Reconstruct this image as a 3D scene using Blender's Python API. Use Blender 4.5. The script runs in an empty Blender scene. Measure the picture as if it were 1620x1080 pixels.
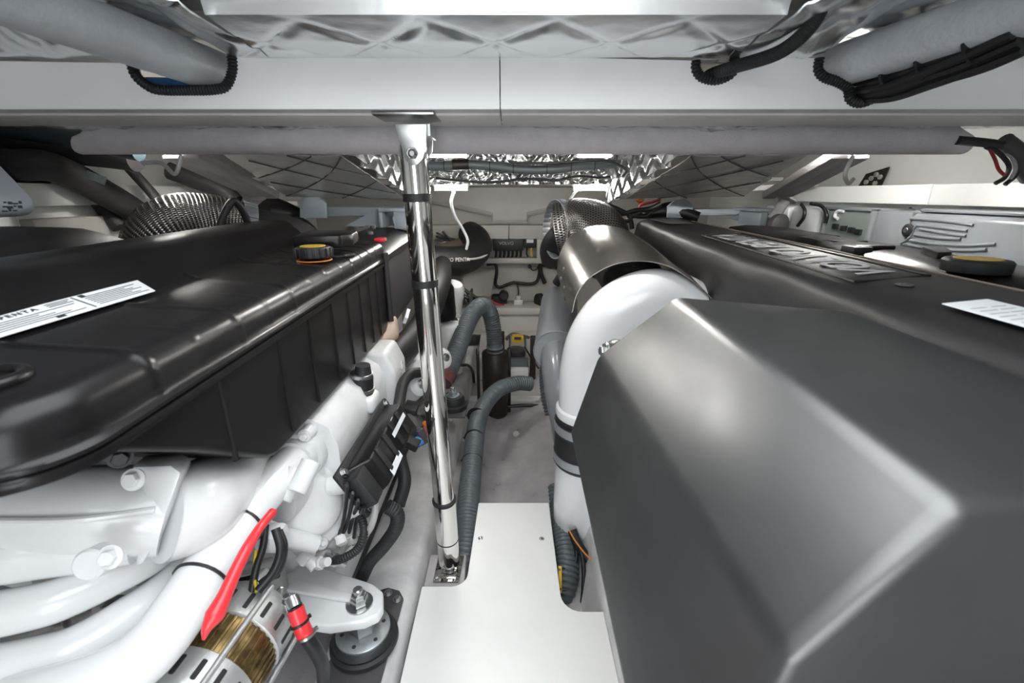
import bpy, bmesh, math, random
from mathutils import Vector as V, Matrix, noise
random.seed(7)
S = bpy.context.scene
COL = S.collection

# ------------------------------------------------------------------ camera
FPX, PITCH, CZ = 700.0, math.radians(18.5), 1.10          # focal length in px of the 1620 wide frame
cd = bpy.data.cameras.new('camera'); cam = bpy.data.objects.new('camera', cd); COL.objects.link(cam)
cd.sensor_width = 36.0; cd.lens = 36.0 * FPX / 1620.0
cd.clip_start = 0.01; cd.clip_end = 100
cam.location = (0, 0, CZ); cam.rotation_euler = (math.pi / 2 - PITCH, 0, 0)
cd.dof.use_dof = True; cd.dof.focus_distance = 1.5; cd.dof.aperture_fstop = 5.0
S.camera = cam
# ------------------------------------------------------------------ sky, daylight and exposure
w = bpy.data.worlds.new('sky'); S.world = w; w.use_nodes = True
bg = w.node_tree.nodes['Background']; bg.inputs[0].default_value = (0.93, 0.97, 1.0, 1); bg.inputs[1].default_value = 5.8
pl = bpy.data.lights.new('hatch_daylight', 'AREA'); pl.shape = 'RECTANGLE'; pl.size = 0.85; pl.size_y = 1.5
pl.cycles.is_portal = True
po = bpy.data.objects.new('hatch_daylight', pl); COL.objects.link(po); po.location = (-0.022, 0.02, 1.50)
pl2 = bpy.data.lights.new('fill_opening_daylight', 'AREA'); pl2.shape = 'RECTANGLE'; pl2.size = 0.72; pl2.size_y = 0.95
pl2.cycles.is_portal = True  # portal for the opening added behind the camera as front fill
po2 = bpy.data.objects.new('fill_opening_daylight', pl2); COL.objects.link(po2); po2.location = (0, -1.12, 0.70); po2.rotation_euler = (math.pi / 2, 0, 0)
S.view_settings.view_transform = 'Standard'; S.view_settings.look = 'None'
S.view_settings.exposure = 0.06; S.view_settings.gamma = 1.0; S.view_settings.use_curve_mapping = False
S.cycles.max_bounces = 10; S.cycles.diffuse_bounces = 6; S.cycles.glossy_bounces = 5
S.cycles.use_denoising = True; S.cycles.sample_clamp_indirect = 8.0

# ------------------------------------------------------------------ pixel -> place
cP, sP = math.cos(PITCH), math.sin(PITCH)
def at(px, py, x=None, y=None, z=None, d=None):
    u = (px - 810) / FPX; v = (540 - py) / FPX
    r = V((u, cP + v * sP, -sP + v * cP))
    t = d if d is not None else x / r.x if x is not None else y / r.y if y is not None else (z - CZ) / r.z
    return V((0, 0, CZ)) + r * t

# ------------------------------------------------------------------ materials
def mat(name, col, rough=0.5, metal=0.0, var=0.0, vs=6.0, bump=0.0, bs=80.0, coat=0.0, col2=None, emis=0.0,
        rvar=0.0, stretch=None, trans=0.0, spec=0.5, bd=3.0, alpha=1.0, lo=0.35, hi=0.7):
    m = bpy.data.materials.new(name); m.use_nodes = True
    nt = m.node_tree; N = nt.nodes; L = nt.links; b = N['Principled BSDF']
    b.inputs['Base Color'].default_value = (*col, 1); b.inputs['Roughness'].default_value = rough
    b.inputs['Metallic'].default_value = metal; b.inputs['Coat Weight'].default_value = coat
    b.inputs['Coat Roughness'].default_value = 0.08; b.inputs['Specular IOR Level'].default_value = spec
    b.inputs['Transmission Weight'].default_value = trans; b.inputs['Alpha'].default_value = alpha
    if emis:
        b.inputs['Emission Color'].default_value = (*col, 1); b.inputs['Emission Strength'].default_value = emis
    tc = N.new('ShaderNodeTexCoord'); mp = N.new('ShaderNodeMapping'); L.new(tc.outputs['Object'], mp.inputs[0])
    if stretch: mp.inputs['Scale'].default_value = stretch
    if var or col2 or rvar:
        n = N.new('ShaderNodeTexNoise'); n.inputs['Scale'].default_value = vs; n.inputs['Detail'].default_value = 6
        n.inputs['Roughness'].default_value = 0.6; L.new(mp.outputs[0], n.inputs[0])
        r = N.new('ShaderNodeValToRGB'); L.new(n.outputs[0], r.inputs[0])
        c2 = col2 if col2 else tuple(c * (1 - var) for c in col)
        r.color_ramp.elements[0].color = (*c2, 1); r.color_ramp.elements[1].color = (*col, 1)
        r.color_ramp.elements[0].position = lo; r.color_ramp.elements[1].position = hi
        if var or col2: L.new(r.outputs[0], b.inputs['Base Color'])
        if rvar:
            mr = N.new('ShaderNodeMapRange'); L.new(n.outputs[0], mr.inputs[0])
            mr.inputs[1].default_value = 0.3; mr.inputs[2].default_value = 0.7
            mr.inputs[3].default_value = rough - rvar; mr.inputs[4].default_value = rough + rvar
            L.new(mr.outputs[0], b.inputs['Roughness'])
    if bump:
        n2 = N.new('ShaderNodeTexNoise'); n2.inputs['Scale'].default_value = bs; n2.inputs['Detail'].default_value = bd
        L.new(mp.outputs[0], n2.inputs[0])
        bp = N.new('ShaderNodeBump'); bp.inputs['Strength'].default_value = bump; bp.inputs['Distance'].default_value = 0.01
        L.new(n2.outputs[0], bp.inputs['Height']); L.new(bp.outputs[0], b.inputs['Normal'])
    return m
M = {}
M['gel'] = mat('white_gelcoat', (0.74, 0.73, 0.71), 0.42, var=0.14, vs=3.5, bump=0.05, bs=40)
M['gelrough'] = mat('flowcoated_fibreglass', (0.66, 0.65, 0.655), 0.55, var=0.3, vs=7, bump=0.25, bs=22, lo=0.3, hi=0.6)
M['bilge'] = mat('bilge_fibreglass', (0.47, 0.45, 0.46), 0.38, var=0.35, vs=5, bump=0.2, bs=18, rvar=0.15)
M['board'] = mat('white_laminate_board', (0.80, 0.80, 0.785), 0.32, var=0.05, vs=5, bump=0.015, bs=120)
M['beam'] = mat('white_beam_gelcoat', (0.85, 0.855, 0.86), 0.38, var=0.04, vs=3, bump=0.03, bs=30)
M['beamlip'] = mat('grey_beam_flange', (0.66, 0.645, 0.62), 0.4, var=0.12, vs=9, bump=0.05, bs=60)
M['cream'] = mat('cream_bulkhead', (0.50, 0.485, 0.445), 0.5, var=0.12, vs=4, bump=0.06, bs=30)
M['white'] = mat('white_engine_enamel', (0.80, 0.81, 0.82), 0.24, var=0.04, vs=5, coat=0.4, bump=0.03, bs=35)
M['cast'] = mat('white_painted_casting', (0.76, 0.765, 0.77), 0.36, var=0.12, vs=9, bump=0.16, bs=45, coat=0.15)
M['black'] = mat('black_moulded_plastic', (0.009, 0.0078, 0.0085), 0.42, var=0.3, vs=7, bump=0.02, bs=240, rvar=0.05, spec=0.3)
M['tank'] = mat('black_satin_tank', (0.0075, 0.0066, 0.0072), 0.30, var=0.25, vs=5, bump=0.012, bs=30, spec=0.34)
M['matte'] = mat('matte_black_cover', (0.010, 0.0092, 0.0098), 0.5, vs=9, bump=0.04, bs=200, col2=(0.017, 0.016, 0.0165), spec=0.35)
M['airbox'] = mat('charcoal_moulded_airbox', (0.008, 0.0087, 0.0093), 0.40, vs=5, bump=0.012, bs=25, col2=(0.012, 0.0132, 0.0138), rvar=0.06, spec=1.0, stretch=(1, 1, 2.5))
M['airbox'].node_tree.nodes['Principled BSDF'].inputs['IOR'].default_value = 1.68
M['rubber'] = mat('black_rubber', (0.012, 0.012, 0.013), 0.55, bump=0.05, bs=150)
M['cable'] = mat('black_cable', (0.010, 0.010, 0.011), 0.42)
M['darkhose'] = mat('dark_brown_grey_hose', (0.022, 0.020, 0.021), 0.6, bump=0.1, bs=120)
M['teal'] = mat('dark_teal_hose', (0.008, 0.018, 0.024), 0.55)
M['greyhose'] = mat('slate_grey_hose', (0.105, 0.122, 0.132), 0.4, var=0.15, vs=9)
M['chrome'] = mat('polished_stainless', (0.82, 0.80, 0.77), 0.05, 1.0, bump=0.01, bs=5)
M['steel'] = mat('zinc_plated_steel', (0.52, 0.53, 0.53), 0.3, 1.0, var=0.25, vs=20)
M['galv'] = mat('galvanised_ring', (0.42, 0.45, 0.47), 0.42, 0.8, var=0.3, vs=25)
M['brushed'] = mat('brushed_stainless_shield', (0.50, 0.475, 0.445), 0.27, 1.0, var=0.12, vs=14, bump=0.05, bs=60, stretch=(1, 12, 1))
M['alu'] = mat('cast_aluminium', (0.62, 0.63, 0.63), 0.42, 0.75, var=0.15, vs=30, bump=0.12, bs=90)
M['gold'] = mat('varnished_stator_laminations', (0.30, 0.21, 0.09), 0.35, 0.9, var=0.6, vs=60, stretch=(1, 1, 1))
M['copper'] = mat('copper_windings', (0.45, 0.14, 0.05), 0.35, 0.9)
M['foil'] = mat('aluminium_foil_facing', (0.80, 0.79, 0.775), 0.17, 1.0, bump=0.35, bs=26, bd=5, rvar=0.06, vs=8)
M['foilpanel'] = mat('foil_faced_panel', (0.90, 0.88, 0.83), 0.30, 0.78, bump=0.75, bs=11, bd=4, stretch=(1, 4, 1))
M['foilsoft'] = mat('aluminium_foil_blanket', (0.80, 0.815, 0.82), 0.27, 1.0, bump=0.12, bs=14, bd=4)
M['seam'] = mat('dark_seam_stitching', (0.10, 0.10, 0.10), 0.5, 0.3)
M['silver'] = mat('silver_painted_insulation', (0.60, 0.63, 0.66), 0.42, 0.2, var=0.12, vs=14, bump=0.28, bs=45, bd=4)
M['carpet'] = mat('grey_felt_wrap', (0.62, 0.59, 0.61), 0.95, var=0.12, vs=20, bump=0.35, bs=320, spec=0.1)
M['strut'] = mat('grey_primed_stiffener', (0.36, 0.34, 0.34), 0.6, var=0.15, vs=8, bump=0.1, bs=60)
M['greypaint'] = mat('light_grey_enamel', (0.21, 0.225, 0.24), 0.3, var=0.08, vs=8, coat=0.2)
M['bluegrey'] = mat('pale_blue_grey_enamel', (0.40, 0.455, 0.51), 0.35, var=0.06, vs=8)
M['slate'] = mat('slate_plastic', (0.055, 0.052, 0.056), 0.5, bump=0.03, bs=200)
M['pgrey'] = mat('perforated_steel', (0.36, 0.335, 0.32), 0.28, 1.0)
M['band'] = mat('grey_clamp_band', (0.42, 0.44, 0.48), 0.38, 0.6)
M['label'] = mat('white_label', (0.78, 0.80, 0.82), 0.4)
M['ink'] = mat('black_ink', (0.03, 0.03, 0.035), 0.5)
M['silverink'] = mat('silver_lettering', (0.42, 0.42, 0.43), 0.7, 0.0, spec=0.1)
M['cream_ink'] = mat('cream_hose_print', (0.52, 0.50, 0.46), 0.6)
M['yellow'] = mat('yellow_plastic', (0.70, 0.42, 0.03), 0.4)
M['ygold'] = mat('mustard_cap_disc', (0.55, 0.36, 0.05), 0.4)
M['orange'] = mat('orange_line', (0.62, 0.20, 0.04), 0.4)
M['red'] = mat('red_heatshrink', (0.72, 0.035, 0.045), 0.3, coat=0.2)
M['redd'] = mat('dark_red_cable', (0.28, 0.02, 0.025), 0.4)
M['blue'] = mat('blue_pipe', (0.03, 0.14, 0.38), 0.4)
M['led'] = mat('led_diffuser', (1.0, 0.98, 0.93), 0.4, emis=230.0)
M['ledbody'] = mat('white_lamp_housing', (0.7, 0.7, 0.7), 0.4)
M['brown'] = mat('brown_bronze_strainer', (0.035, 0.026, 0.022), 0.45, 0.3, var=0.4, vs=14)
M['voiddark'] = mat('dark_void', (0.02, 0.02, 0.021), 0.8)  # near-black: shade painted into vent slots and behind perforations, also one small pipe
M['screen'] = mat('grey_green_display', (0.20, 0.24, 0.22), 0.25, spec=0.6)
M['clear'] = mat('translucent_bottle', (0.75, 0.76, 0.74), 0.25, trans=0.35)
M['yellowwire'] = mat('yellow_wire', (0.65, 0.45, 0.02), 0.5)
M['fitting'] = mat('grey_painted_fitting', (0.45, 0.44, 0.43), 0.42, 0.2, var=0.2, vs=20)
M['hull'] = mat('white_hull_side', (0.80, 0.81, 0.79), 0.5, var=0.06, vs=3, bump=0.06, bs=14)

# ------------------------------------------------------------------ geometry builders: each gives (verts, faces)
def join(*gs):
    vs, fs = [], []
    for g in gs:
        o = len(vs); vs += list(g[0]); fs += [tuple(i + o for i in f) for f in g[1]]
    return vs, fs
def from_bm(bm):
    bm.verts.index_update()
    g = ([v.co.copy() for v in bm.verts], [tuple(v.index for v in f.verts) for f in bm.faces]); bm.free(); return g
def frame(ax):
    ax = V(ax).normalized(); a = V((0, 0, 1)) if abs(ax.z) < 0.9 else V((1, 0, 0))
    e1 = a.cross(ax).normalized(); return e1, ax.cross(e1).normalized(), ax
def bevel(g, w, seg=2, ang=0.35):
    if not w: return g
    bm = bmesh.new(); vv = [bm.verts.new(v) for v in g[0]]
    for f in g[1]:
        try: bm.faces.new([vv[i] for i in f])
        except ValueError: pass
    bmesh.ops.recalc_face_normals(bm, faces=bm.faces)
    es = [e for e in bm.edges if len(e.link_faces) == 2 and e.calc_face_angle(0) > ang]
    bmesh.ops.bevel(bm, geom=es, offset=w, segments=seg, profile=0.5, affect='EDGES', clamp_overlap=True)
    return from_bm(bm)
def box(c, s, rot=(0, 0, 0), bev=0.0, seg=2, R=None):
    h = V(s) / 2
    vs = [V((sx * h.x, sy * h.y, sz * h.z)) for sx in (-1, 1) for sy in (-1, 1) for sz in (-1, 1)]
    fs = [(0, 1, 3, 2), (4, 6, 7, 5), (0, 4, 5, 1), (2, 3, 7, 6), (0, 2, 6, 4), (1, 5, 7, 3)]
    g = bevel((vs, fs), bev, seg)
    if R is None:
        from mathutils import Euler
        R = Euler(rot).to_matrix()
    c = V(c); return [R @ v + c for v in g[0]], g[1]
def span(a, b, bev=0.0, seg=2):
    a, b = V(a), V(b); return box((a + b) / 2, [abs(q) for q in (b - a)], bev=bev, seg=seg)
def prism(pts, ext, bev=0.0, seg=2):
    pts = [V(p) for p in pts]; ext = V(ext); n = len(pts)
    vs = pts + [p + ext for p in pts]
    fs = [tuple(range(n))[::-1], tuple(range(n, 2 * n))] + [(i, (i + 1) % n, n + (i + 1) % n, n + i) for i in range(n)]
    return bevel((vs, fs), bev, seg)
def hull8(bot, top, bev=0.0, seg=2):
    """a solid from two rings with the same number of corners"""
    n = len(bot); vs = [V(p) for p in bot] + [V(p) for p in top]
    fs = [tuple(range(n))[::-1], tuple(range(n, 2 * n))] + [(i, (i + 1) % n, n + (i + 1) % n, n + i) for i in range(n)]
    return bevel((vs, fs), bev, seg)
def smooth_path(pts, sub=8, closed=False):
    pts = [V(p) for p in pts]
    if len(pts) < 3 or sub <= 1: return pts
    out = []; n = len(pts)
    for i in range(n if closed else n - 1):
        p1, p2 = pts[i], pts[(i + 1) % n]
        p0 = pts[i - 1] if (i > 0 or closed) else p1 + (p1 - p2)
        p3 = pts[(i + 2) % n] if (i + 2 < n or closed) else p2 + (p2 - p1)
        for k in range(sub):
            t = k / sub
            out.append(0.5 * ((2 * p1) + (p2 - p0) * t + (2 * p0 - 5 * p1 + 4 * p2 - p3) * t * t + (3 * p1 - p0 - 3 * p2 + p3) * t ** 3))
    if not closed: out.append(pts[-1])
    return out
def resample(p, step):
    L = [0.0]
    for a, b in zip(p, p[1:]): L.append(L[-1] + (b - a).length)
    n = max(2, int(L[-1] / step)); out = []; j = 0
    for i in range(n + 1):
        s = L[-1] * i / n
        while j < len(L) - 2 and L[j + 1] < s: j += 1
        d = L[j + 1] - L[j]; out.append(p[j].lerp(p[j + 1], 0 if d == 0 else (s - L[j]) / d))
    return out, L[-1]
def sweep(p, radii, n=12, caps=True, closed=False, flat=None):
    """rings along the points p; radii one per point; flat squeezes the ring along its second axis"""
    m = len(p); vs, fs = [], []; e1 = None
    for i in range(m):
        t = (p[(i + 1) % m] - p[i - 1]) if (closed or 0 < i < m - 1) else (p[1] - p[0] if i == 0 else p[-1] - p[-2])
        if t.length < 1e-9: t = V((0, 0, 1))
        t.normalize()
        if e1 is None: e1 = frame(t)[0]
        e1 = (e1 - t * e1.dot(t)).normalized(); e2 = t.cross(e1)
        r = radii[i] if hasattr(radii, '__len__') else radii
        for k in range(n):
            a = 2 * math.pi * k / n
            vs.append(p[i] + e1 * (math.cos(a) * r) + e2 * (math.sin(a) * r * (flat or 1)))
    for i in range(m if closed else m - 1):
        for k in range(n):
            a, b = i * n + k, i * n + (k + 1) % n; c = ((i + 1) % m) * n
            fs.append((a, b, c + (k + 1) % n, c + k))
    if caps and not closed:
        fs.append(tuple(range(n))[::-1]); fs.append(tuple(range((m - 1) * n, m * n)))
    return vs, fs
def tube(pts, r, n=12, sub=8, corr=None, caps=True, closed=False):
    p = smooth_path(pts, sub, closed)
    if hasattr(r, '__len__'):
        q = len(r) - 1; m = len(p) - 1; rr = []
        for i in range(len(p)):
            f = i / m * q; j = min(int(f), q - 1); rr.append(r[j] + (r[j + 1] - r[j]) * (f - j))
        return sweep(p, rr, n, caps, closed)
    if corr:
        pitch, amp = corr
        if closed: p = p + [p[0]]
        p, L = resample(p, pitch / 4)
        rr = [r + amp * (1, 0.2, -1, 0.2)[i % 4] for i in range(len(p))]
        return sweep(p, rr, n, caps)
    return sweep(p, r, n, caps, closed)
def lathe(o, ax, prof, n=24):
    e1, e2, ax = frame(ax); o = V(o); vs, fs = [], []
    for r, h in prof:
        for k in range(n):
            a = 2 * math.pi * k / n; vs.append(o + ax * h + (e1 * math.cos(a) + e2 * math.sin(a)) * max(r, 1e-5))
    for i in range(len(prof) - 1):
        for k in range(n):
            fs.append((i * n + k, i * n + (k + 1) % n, (i + 1) * n + (k + 1) % n, (i + 1) * n + k))
    fs.append(tuple(range(n))[::-1]); fs.append(tuple(range((len(prof) - 1) * n, len(prof) * n)))
    return vs, fs
def disc(o, ax, r, h, n=24, bev=0.0):
    b = bev or min(r, h) * 0.15
    return lathe(o, ax, [(r - b, 0), (r, b), (r, h - b), (r - b, h)], n)
def ring(o, ax, R, r, n=24, m=8):
    e1, e2, ax = frame(ax); o = V(o)
    p = [o + (e1 * math.cos(2 * math.pi * i / n) + e2 * math.sin(2 * math.pi * i / n)) * R for i in range(n)]
    return sweep(p, r, m, closed=True)
def hexbolt(o, ax, s, washer=True, shank=0.0):
    g = [lathe(o, ax, [(s * 0.95, 0.25 * s), (s, 0.35 * s), (s, 0.95 * s), (s * 0.88, 1.1 * s)], 6)]
    if washer: g.append(disc(o, ax, s * 1.5, 0.28 * s, 18))
    if shank: g.append(lathe(o, ax, [(s * 0.5, 1.0 * s), (s * 0.5, 1.0 * s + shank), (s * 0.4, 1.1 * s + shank)], 10))
    return join(*g)
def grid(fn, nu, nv):
    vs = [fn(i / nu, j / nv) for i in range(nu + 1) for j in range(nv + 1)]
    fs = [(i * (nv + 1) + j, (i + 1) * (nv + 1) + j, (i + 1) * (nv + 1) + j + 1, i * (nv + 1) + j + 1) for i in range(nu) for j in range(nv)]
    return vs, fs
def loft(secs, caps=True, closed=False):
    n = len(secs[0]); vs = [V(p) for s in secs for p in s]; fs = []
    for i in range(len(secs) - 1):
        for k in range(n if closed else n - 1):
            fs.append((i * n + k, i * n + (k + 1) % n, (i + 1) * n + (k + 1) % n, (i + 1) * n + k))
    if caps: fs.append(tuple(range(n))[::-1]); fs.append(tuple(range((len(secs) - 1) * n, len(secs) * n)))
    return vs, fs
def thick(g, off):
    """gives a sheet a back face and rims"""
    bm = bmesh.new(); vv = [bm.verts.new(v) for v in g[0]]
    for f in g[1]: bm.faces.new([vv[i] for i in f])
    bmesh.ops.recalc_face_normals(bm, faces=bm.faces)
    bmesh.ops.solidify(bm, geom=bm.faces[:], thickness=off)
    return from_bm(bm)
def nz(x, y, z=0.0): return noise.noise(V((x, y, z)))

# ------------------------------------------------------------------ objects
def obj(name, g, m, parent=None, smooth=38, label=None):
    me = bpy.data.meshes.new(name); me.from_pydata([tuple(v) for v in g[0]], [], g[1])
    bm = bmesh.new(); bm.from_mesh(me); bmesh.ops.recalc_face_normals(bm, faces=bm.faces); bm.to_mesh(me); bm.free()
    me.materials.append(M[m] if isinstance(m, str) else m)
    if smooth:
        me.polygons.foreach_set('use_smooth', [True] * len(me.polygons)); me.set_sharp_from_angle(angle=math.radians(smooth))
    o = bpy.data.objects.new(name, me); COL.objects.link(o)
    if parent is not None:
        o.parent = parent
        if parent.type == 'EMPTY': o.matrix_parent_inverse = Matrix.Translation(-V(parent.location))
    if label: o['label'] = label
    return o
def thing(name, label, cat, loc, group=None):
    o = bpy.data.objects.new(name, None); COL.objects.link(o); o.location = loc; o.empty_display_size = 0.05
    o['label'] = label; o['category'] = cat
    if group: o['group'] = group
    return o
def tag(o, label, cat, group=None, kind=None):
    o['label'] = label; o['category'] = cat
    if group: o['group'] = group
    if kind: o['kind'] = kind
    return o
def struct(name, g, m, label, cat, smooth=38):
    return tag(obj(name, g, m, smooth=smooth), label, cat, kind='structure')
def textmesh(body, size, o, ex, ey, ext=0.0004, bold=0.0, spacing=1.0, shear=0.0, width=None):
    """letters as a mesh, centred on o, running along ex with their tops towards ey"""
    c = bpy.data.curves.new('lettering', 'FONT'); c.body = body; c.size = size; c.extrude = ext; c.offset = bold
    c.space_character = spacing; c.shear = shear; c.align_x = 'CENTER'; c.align_y = 'CENTER'; c.resolution_u = 3
    t = bpy.data.objects.new('lettering', c); COL.objects.link(t)
    bpy.context.view_layer.update()
    me = bpy.data.meshes.new_from_object(t.evaluated_get(bpy.context.evaluated_depsgraph_get()))
    ex = V(ex).normalized(); ey = V(ey).normalized(); ez = ex.cross(ey); o = V(o)
    xs_ = [v.co.x for v in me.vertices]; k = width / (max(xs_) - min(xs_)) if width else 1.0
    g = ([o + ex * v.co.x * k + ey * v.co.y + ez * v.co.z for v in me.vertices], [tuple(p.vertices) for p in me.polygons])
    bpy.data.objects.remove(t); bpy.data.curves.remove(c); bpy.data.meshes.remove(me)
    return g
def tie(path_pt, direction, r, mat_='cable', parent=None, name='cable_tie', w=0.0022):
    """a cable tie round something of radius r, with its little head"""
    e1, e2, ax = frame(direction); o = V(path_pt)
    R = Matrix((e1, e2, ax)).transposed()
    g = join(lathe(o - ax * w, ax, [(r, 0), (r + 0.0016, 0), (r + 0.0016, 2 * w), (r, 2 * w)], 24),
             box(o + e1 * (r + 0.003), (0.006, 0.006, 2.6 * w), R=R))
    return obj(name, g, mat_, parent)

# ================================================================== THE SETTING
# ---- hull bottom, bearers, walls, ceiling
def floor_fn(u, v):
    x = -1.6 + 3.2 * u; y = -1.05 + 4.85 * v
    z = -0.235 + 0.16 * abs(x + 0.05) - 0.02 * math.cos(min(1, abs(x + 0.05) / 0.2) * math.pi) + 0.012 * nz(x * 3, y * 3)
    return V((x, y, z))
struct('floor', thick(grid(floor_fn, 64, 60), 0.04), 'bilge', 'grey painted fibreglass bilge floor between the engine bearers', 'floor')
def bearer(prof, name, label):
    secs = []
    for i in range(25):
        y = -1.0 + 4.55 * i / 24
        secs.append([(x + 0.004 * nz(y * 2, x * 5), y, z + 0.004 * nz(y * 3, 4 + x)) for x, z in prof])
    struct(name, loft(secs, closed=True), 'gelrough', label, 'engine bearer', 50)
bearer([(-0.262, -0.30), (-0.276, 0.0), (-0.286, 0.022), (-0.302, 0.034), (-0.445, 0.036), (-0.46, 0.02), (-0.47, -0.30)], 'trim_1', 'off-white fibreglass engine bearer beside the chrome post')
bearer([(0.165, -0.30), (0.252, -0.02), (0.262, 0.022), (0.28, 0.034), (0.45, 0.036), (0.465, 0.02), (0.48, -0.30)], 'trim_2', 'off-white fibreglass engine bearer under the white exhaust pipe')
def wall_outline(side):
    x = 1.6 * side
    return span((x, -1.05, -0.35), (x + 0.05 * side, 3.8, 1.5))
struct('wall_left', wall_outline(-1), 'hull', 'white hull side behind the dark hoses', 'wall')
struct('wall_right', wall_outline(1), 'hull', 'white hull side above the grey cabinets', 'wall')
struct('wall_back', span((-1.6, 3.75, -0.35), (1.6, 3.8, 1.5)), 'cream', 'cream bulkhead at the far end of the engine room', 'wall')
struct('wall_front', join(span((-1.6, -1.1, -0.35), (-.36, -1.05, 1.5)), span((.36, -1.1, -0.35), (1.6, -1.05, 1.5)), span((-.36, -1.1, -0.35), (.36, -1.05, .22)), span((-.36, -1.1, 1.18), (.36, -1.05, 1.5))), 'gel', 'white bulkhead behind the camera with an opening added for fill light', 'wall')  # unseen opening added to let fill light onto the beam and pipes
HX0, HX1, HY0, HY1 = -0.452, 0.405, -0.75, 0.776
struct('ceiling', join(span((-1.6, -1.05, 1.44), (HX0 - .01, 3.75, 1.5)), span((HX1 + .01, -1.05, 1.44), (1.6, 3.75, 1.5)),
       span((HX0 - .01, HY1 + .01, 1.44), (HX1 + .01, 3.75, 1.5)), span((HX0 - .01, -1.05, 1.44), (HX1 + .01, HY0 - .01, 1.5)), span((-1.6, 1.03, 1.356), (-.69, 1.06, 1.45)), span((-.69, 1.03, 1.40), (-.55, 1.06, 1.45)), span((-.55, 1.03, 1.356), (.59, 1.06, 1.45)), span((.59, 1.03, 1.40), (.73, 1.06, 1.45)), span((.73, 1.03, 1.356), (1.6, 1.06, 1.45))), 'gel', 'deck underside around the open hatch', 'ceiling')
struct('trim_3', join(span((HX0 - .03, HY0 - .03, 1.40), (HX0, HY1 + .03, 1.56)), span((HX1, HY0 - .03, 1.40), (HX1 + .03, HY1 + .03, 1.56)),
       span((HX0, HY1, 1.42), (HX1, HY1 + .03, 1.56)), span((HX0, HY0 - .03, 1.40), (HX1, HY0, 1.56))), 'gel', 'white coaming round the open deck hatch', 'hatch coaming')
# ---- far end: transverse frames, shelf beams, bulkhead panels
struct('trim_4', span((-0.46, 2.52, -0.3), (0.46, 2.60, -0.135), 0.012), 'gelrough', 'low fibreglass frame crossing the bilge behind the grey hose', 'frame')
struct('trim_5', join(span((-0.46, 3.40, -0.3), (0.46, 3.60, 0.225), 0.015), span((-0.46, 3.37, 0.19), (0.46, 3.62, 0.25), 0.012),
                      span((-0.46, 3.30, -0.3), (0.46, 3.42, 0.05), 0.015)), 'cream', 'cream stepped frame crossing the far end of the bilge', 'frame')
def pz(px, py, y): return at(px, py, y=y)
UP = [pz(600, 310, 3.68), pz(692, 320, 3.68), pz(752, 333, 3.68), pz(778, 339, 3.68), pz(779, 351, 3.68), pz(834, 351, 3.68), pz(835, 338, 3.68), pz(890, 326, 3.68), pz(990, 310, 3.68)]
struct('trim_6', join(prism(UP + [V((1.3, 3.68, 1.2)), V((-1.3, 3.68, 1.2))], (0, 0.05, 0)), sweep(UP, 0.018, 6)), 'cream', 'stepped upper bulkhead panel between the two strip lights', 'panel')
za, zb = pz(700, 356, 3.60).z, pz(700, 378, 3.60).z
xs = pz(805, 366, 3.6).x
for k, (a, b) in enumerate(((-1.25, xs - .002), (xs + .002, 1.25))):
    struct('trim_%d' % (7 + k), span((a, 3.60, zb), (b, 3.70, za), 0.006), 'cream', ('cream shelf rail on the far bulkhead, left length beside the black exhaust hose', 'cream shelf rail on the far bulkhead, right length beside the perforated elbow')[k], 'rail')
p0, p1 = pz(764, 408, 3.62), pz(857, 416, 3.62)
struct('trim_9', join(span((p0.x, 3.60, p1.z), (p1.x, 3.70, p0.z), 0.004), span((pz(849, 400, 3.62).x, 3.60, p0.z), (p1.x, 3.70, zb), 0.004)), 'cream', 'cream frame round the black junction box on the far bulkhead', 'frame')
# sloping hull knee left of the far bulkhead
struct('trim_10', hull8([at(735, 470, y=3.1), at(778, 470, y=3.4), at(778, 470, y=3.4) + V((-.2, .3, 0)), at(735, 470, y=3.1) + V((-.35, .3, 0))],
                       [at(733, 438, y=3.2), at(786, 425, y=3.65), at(786, 425, y=3.65) + V((-.2, .08, 0)), at(733, 438, y=3.2) + V((-.35, .3, 0))], 0.02), 'cream', 'sloping cream hull knee under the black exhaust hose', 'knee')
# ---- side shelves and fascias
for s, n in ((1, 11), (-1, 13)):
    L = ('left', 'right')[s > 0]
    struct('trim_%d' % n, join(span((1.36 * s, 0.75, 1.064), (1.385 * s, 1.515, 1.128), 0.003), span((1.36 * s, 1.518, 1.064), (1.385 * s, 3.0, 1.128), 0.003),
           span((1.375 * s, 0.75, 1.115), (1.6 * s, 3.0, 1.128))), 'hull', 'white shelf fascia along the %s hull side' % L, 'shelf')
    struct('trim_%d' % (n + 1), join(span((1.40 * s, 0.75, 1.00), (1.43 * s, 3.0, 1.07)), span((1.44 * s, 0.75, 0.3), (1.47 * s, 3.0, 1.02))), 'hull', 'white lining board under the %s shelf fascia' % L, 'panel')
bolt_row = join(*[disc((1.399, y, 1.048), (-1, 0, 0), 0.006, 0.004, 10) for y in (1.18, 1.32, 1.46, 1.62)])
obj('screw_row', bolt_row, 'ink', bpy.data.objects['trim_12'])

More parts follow.
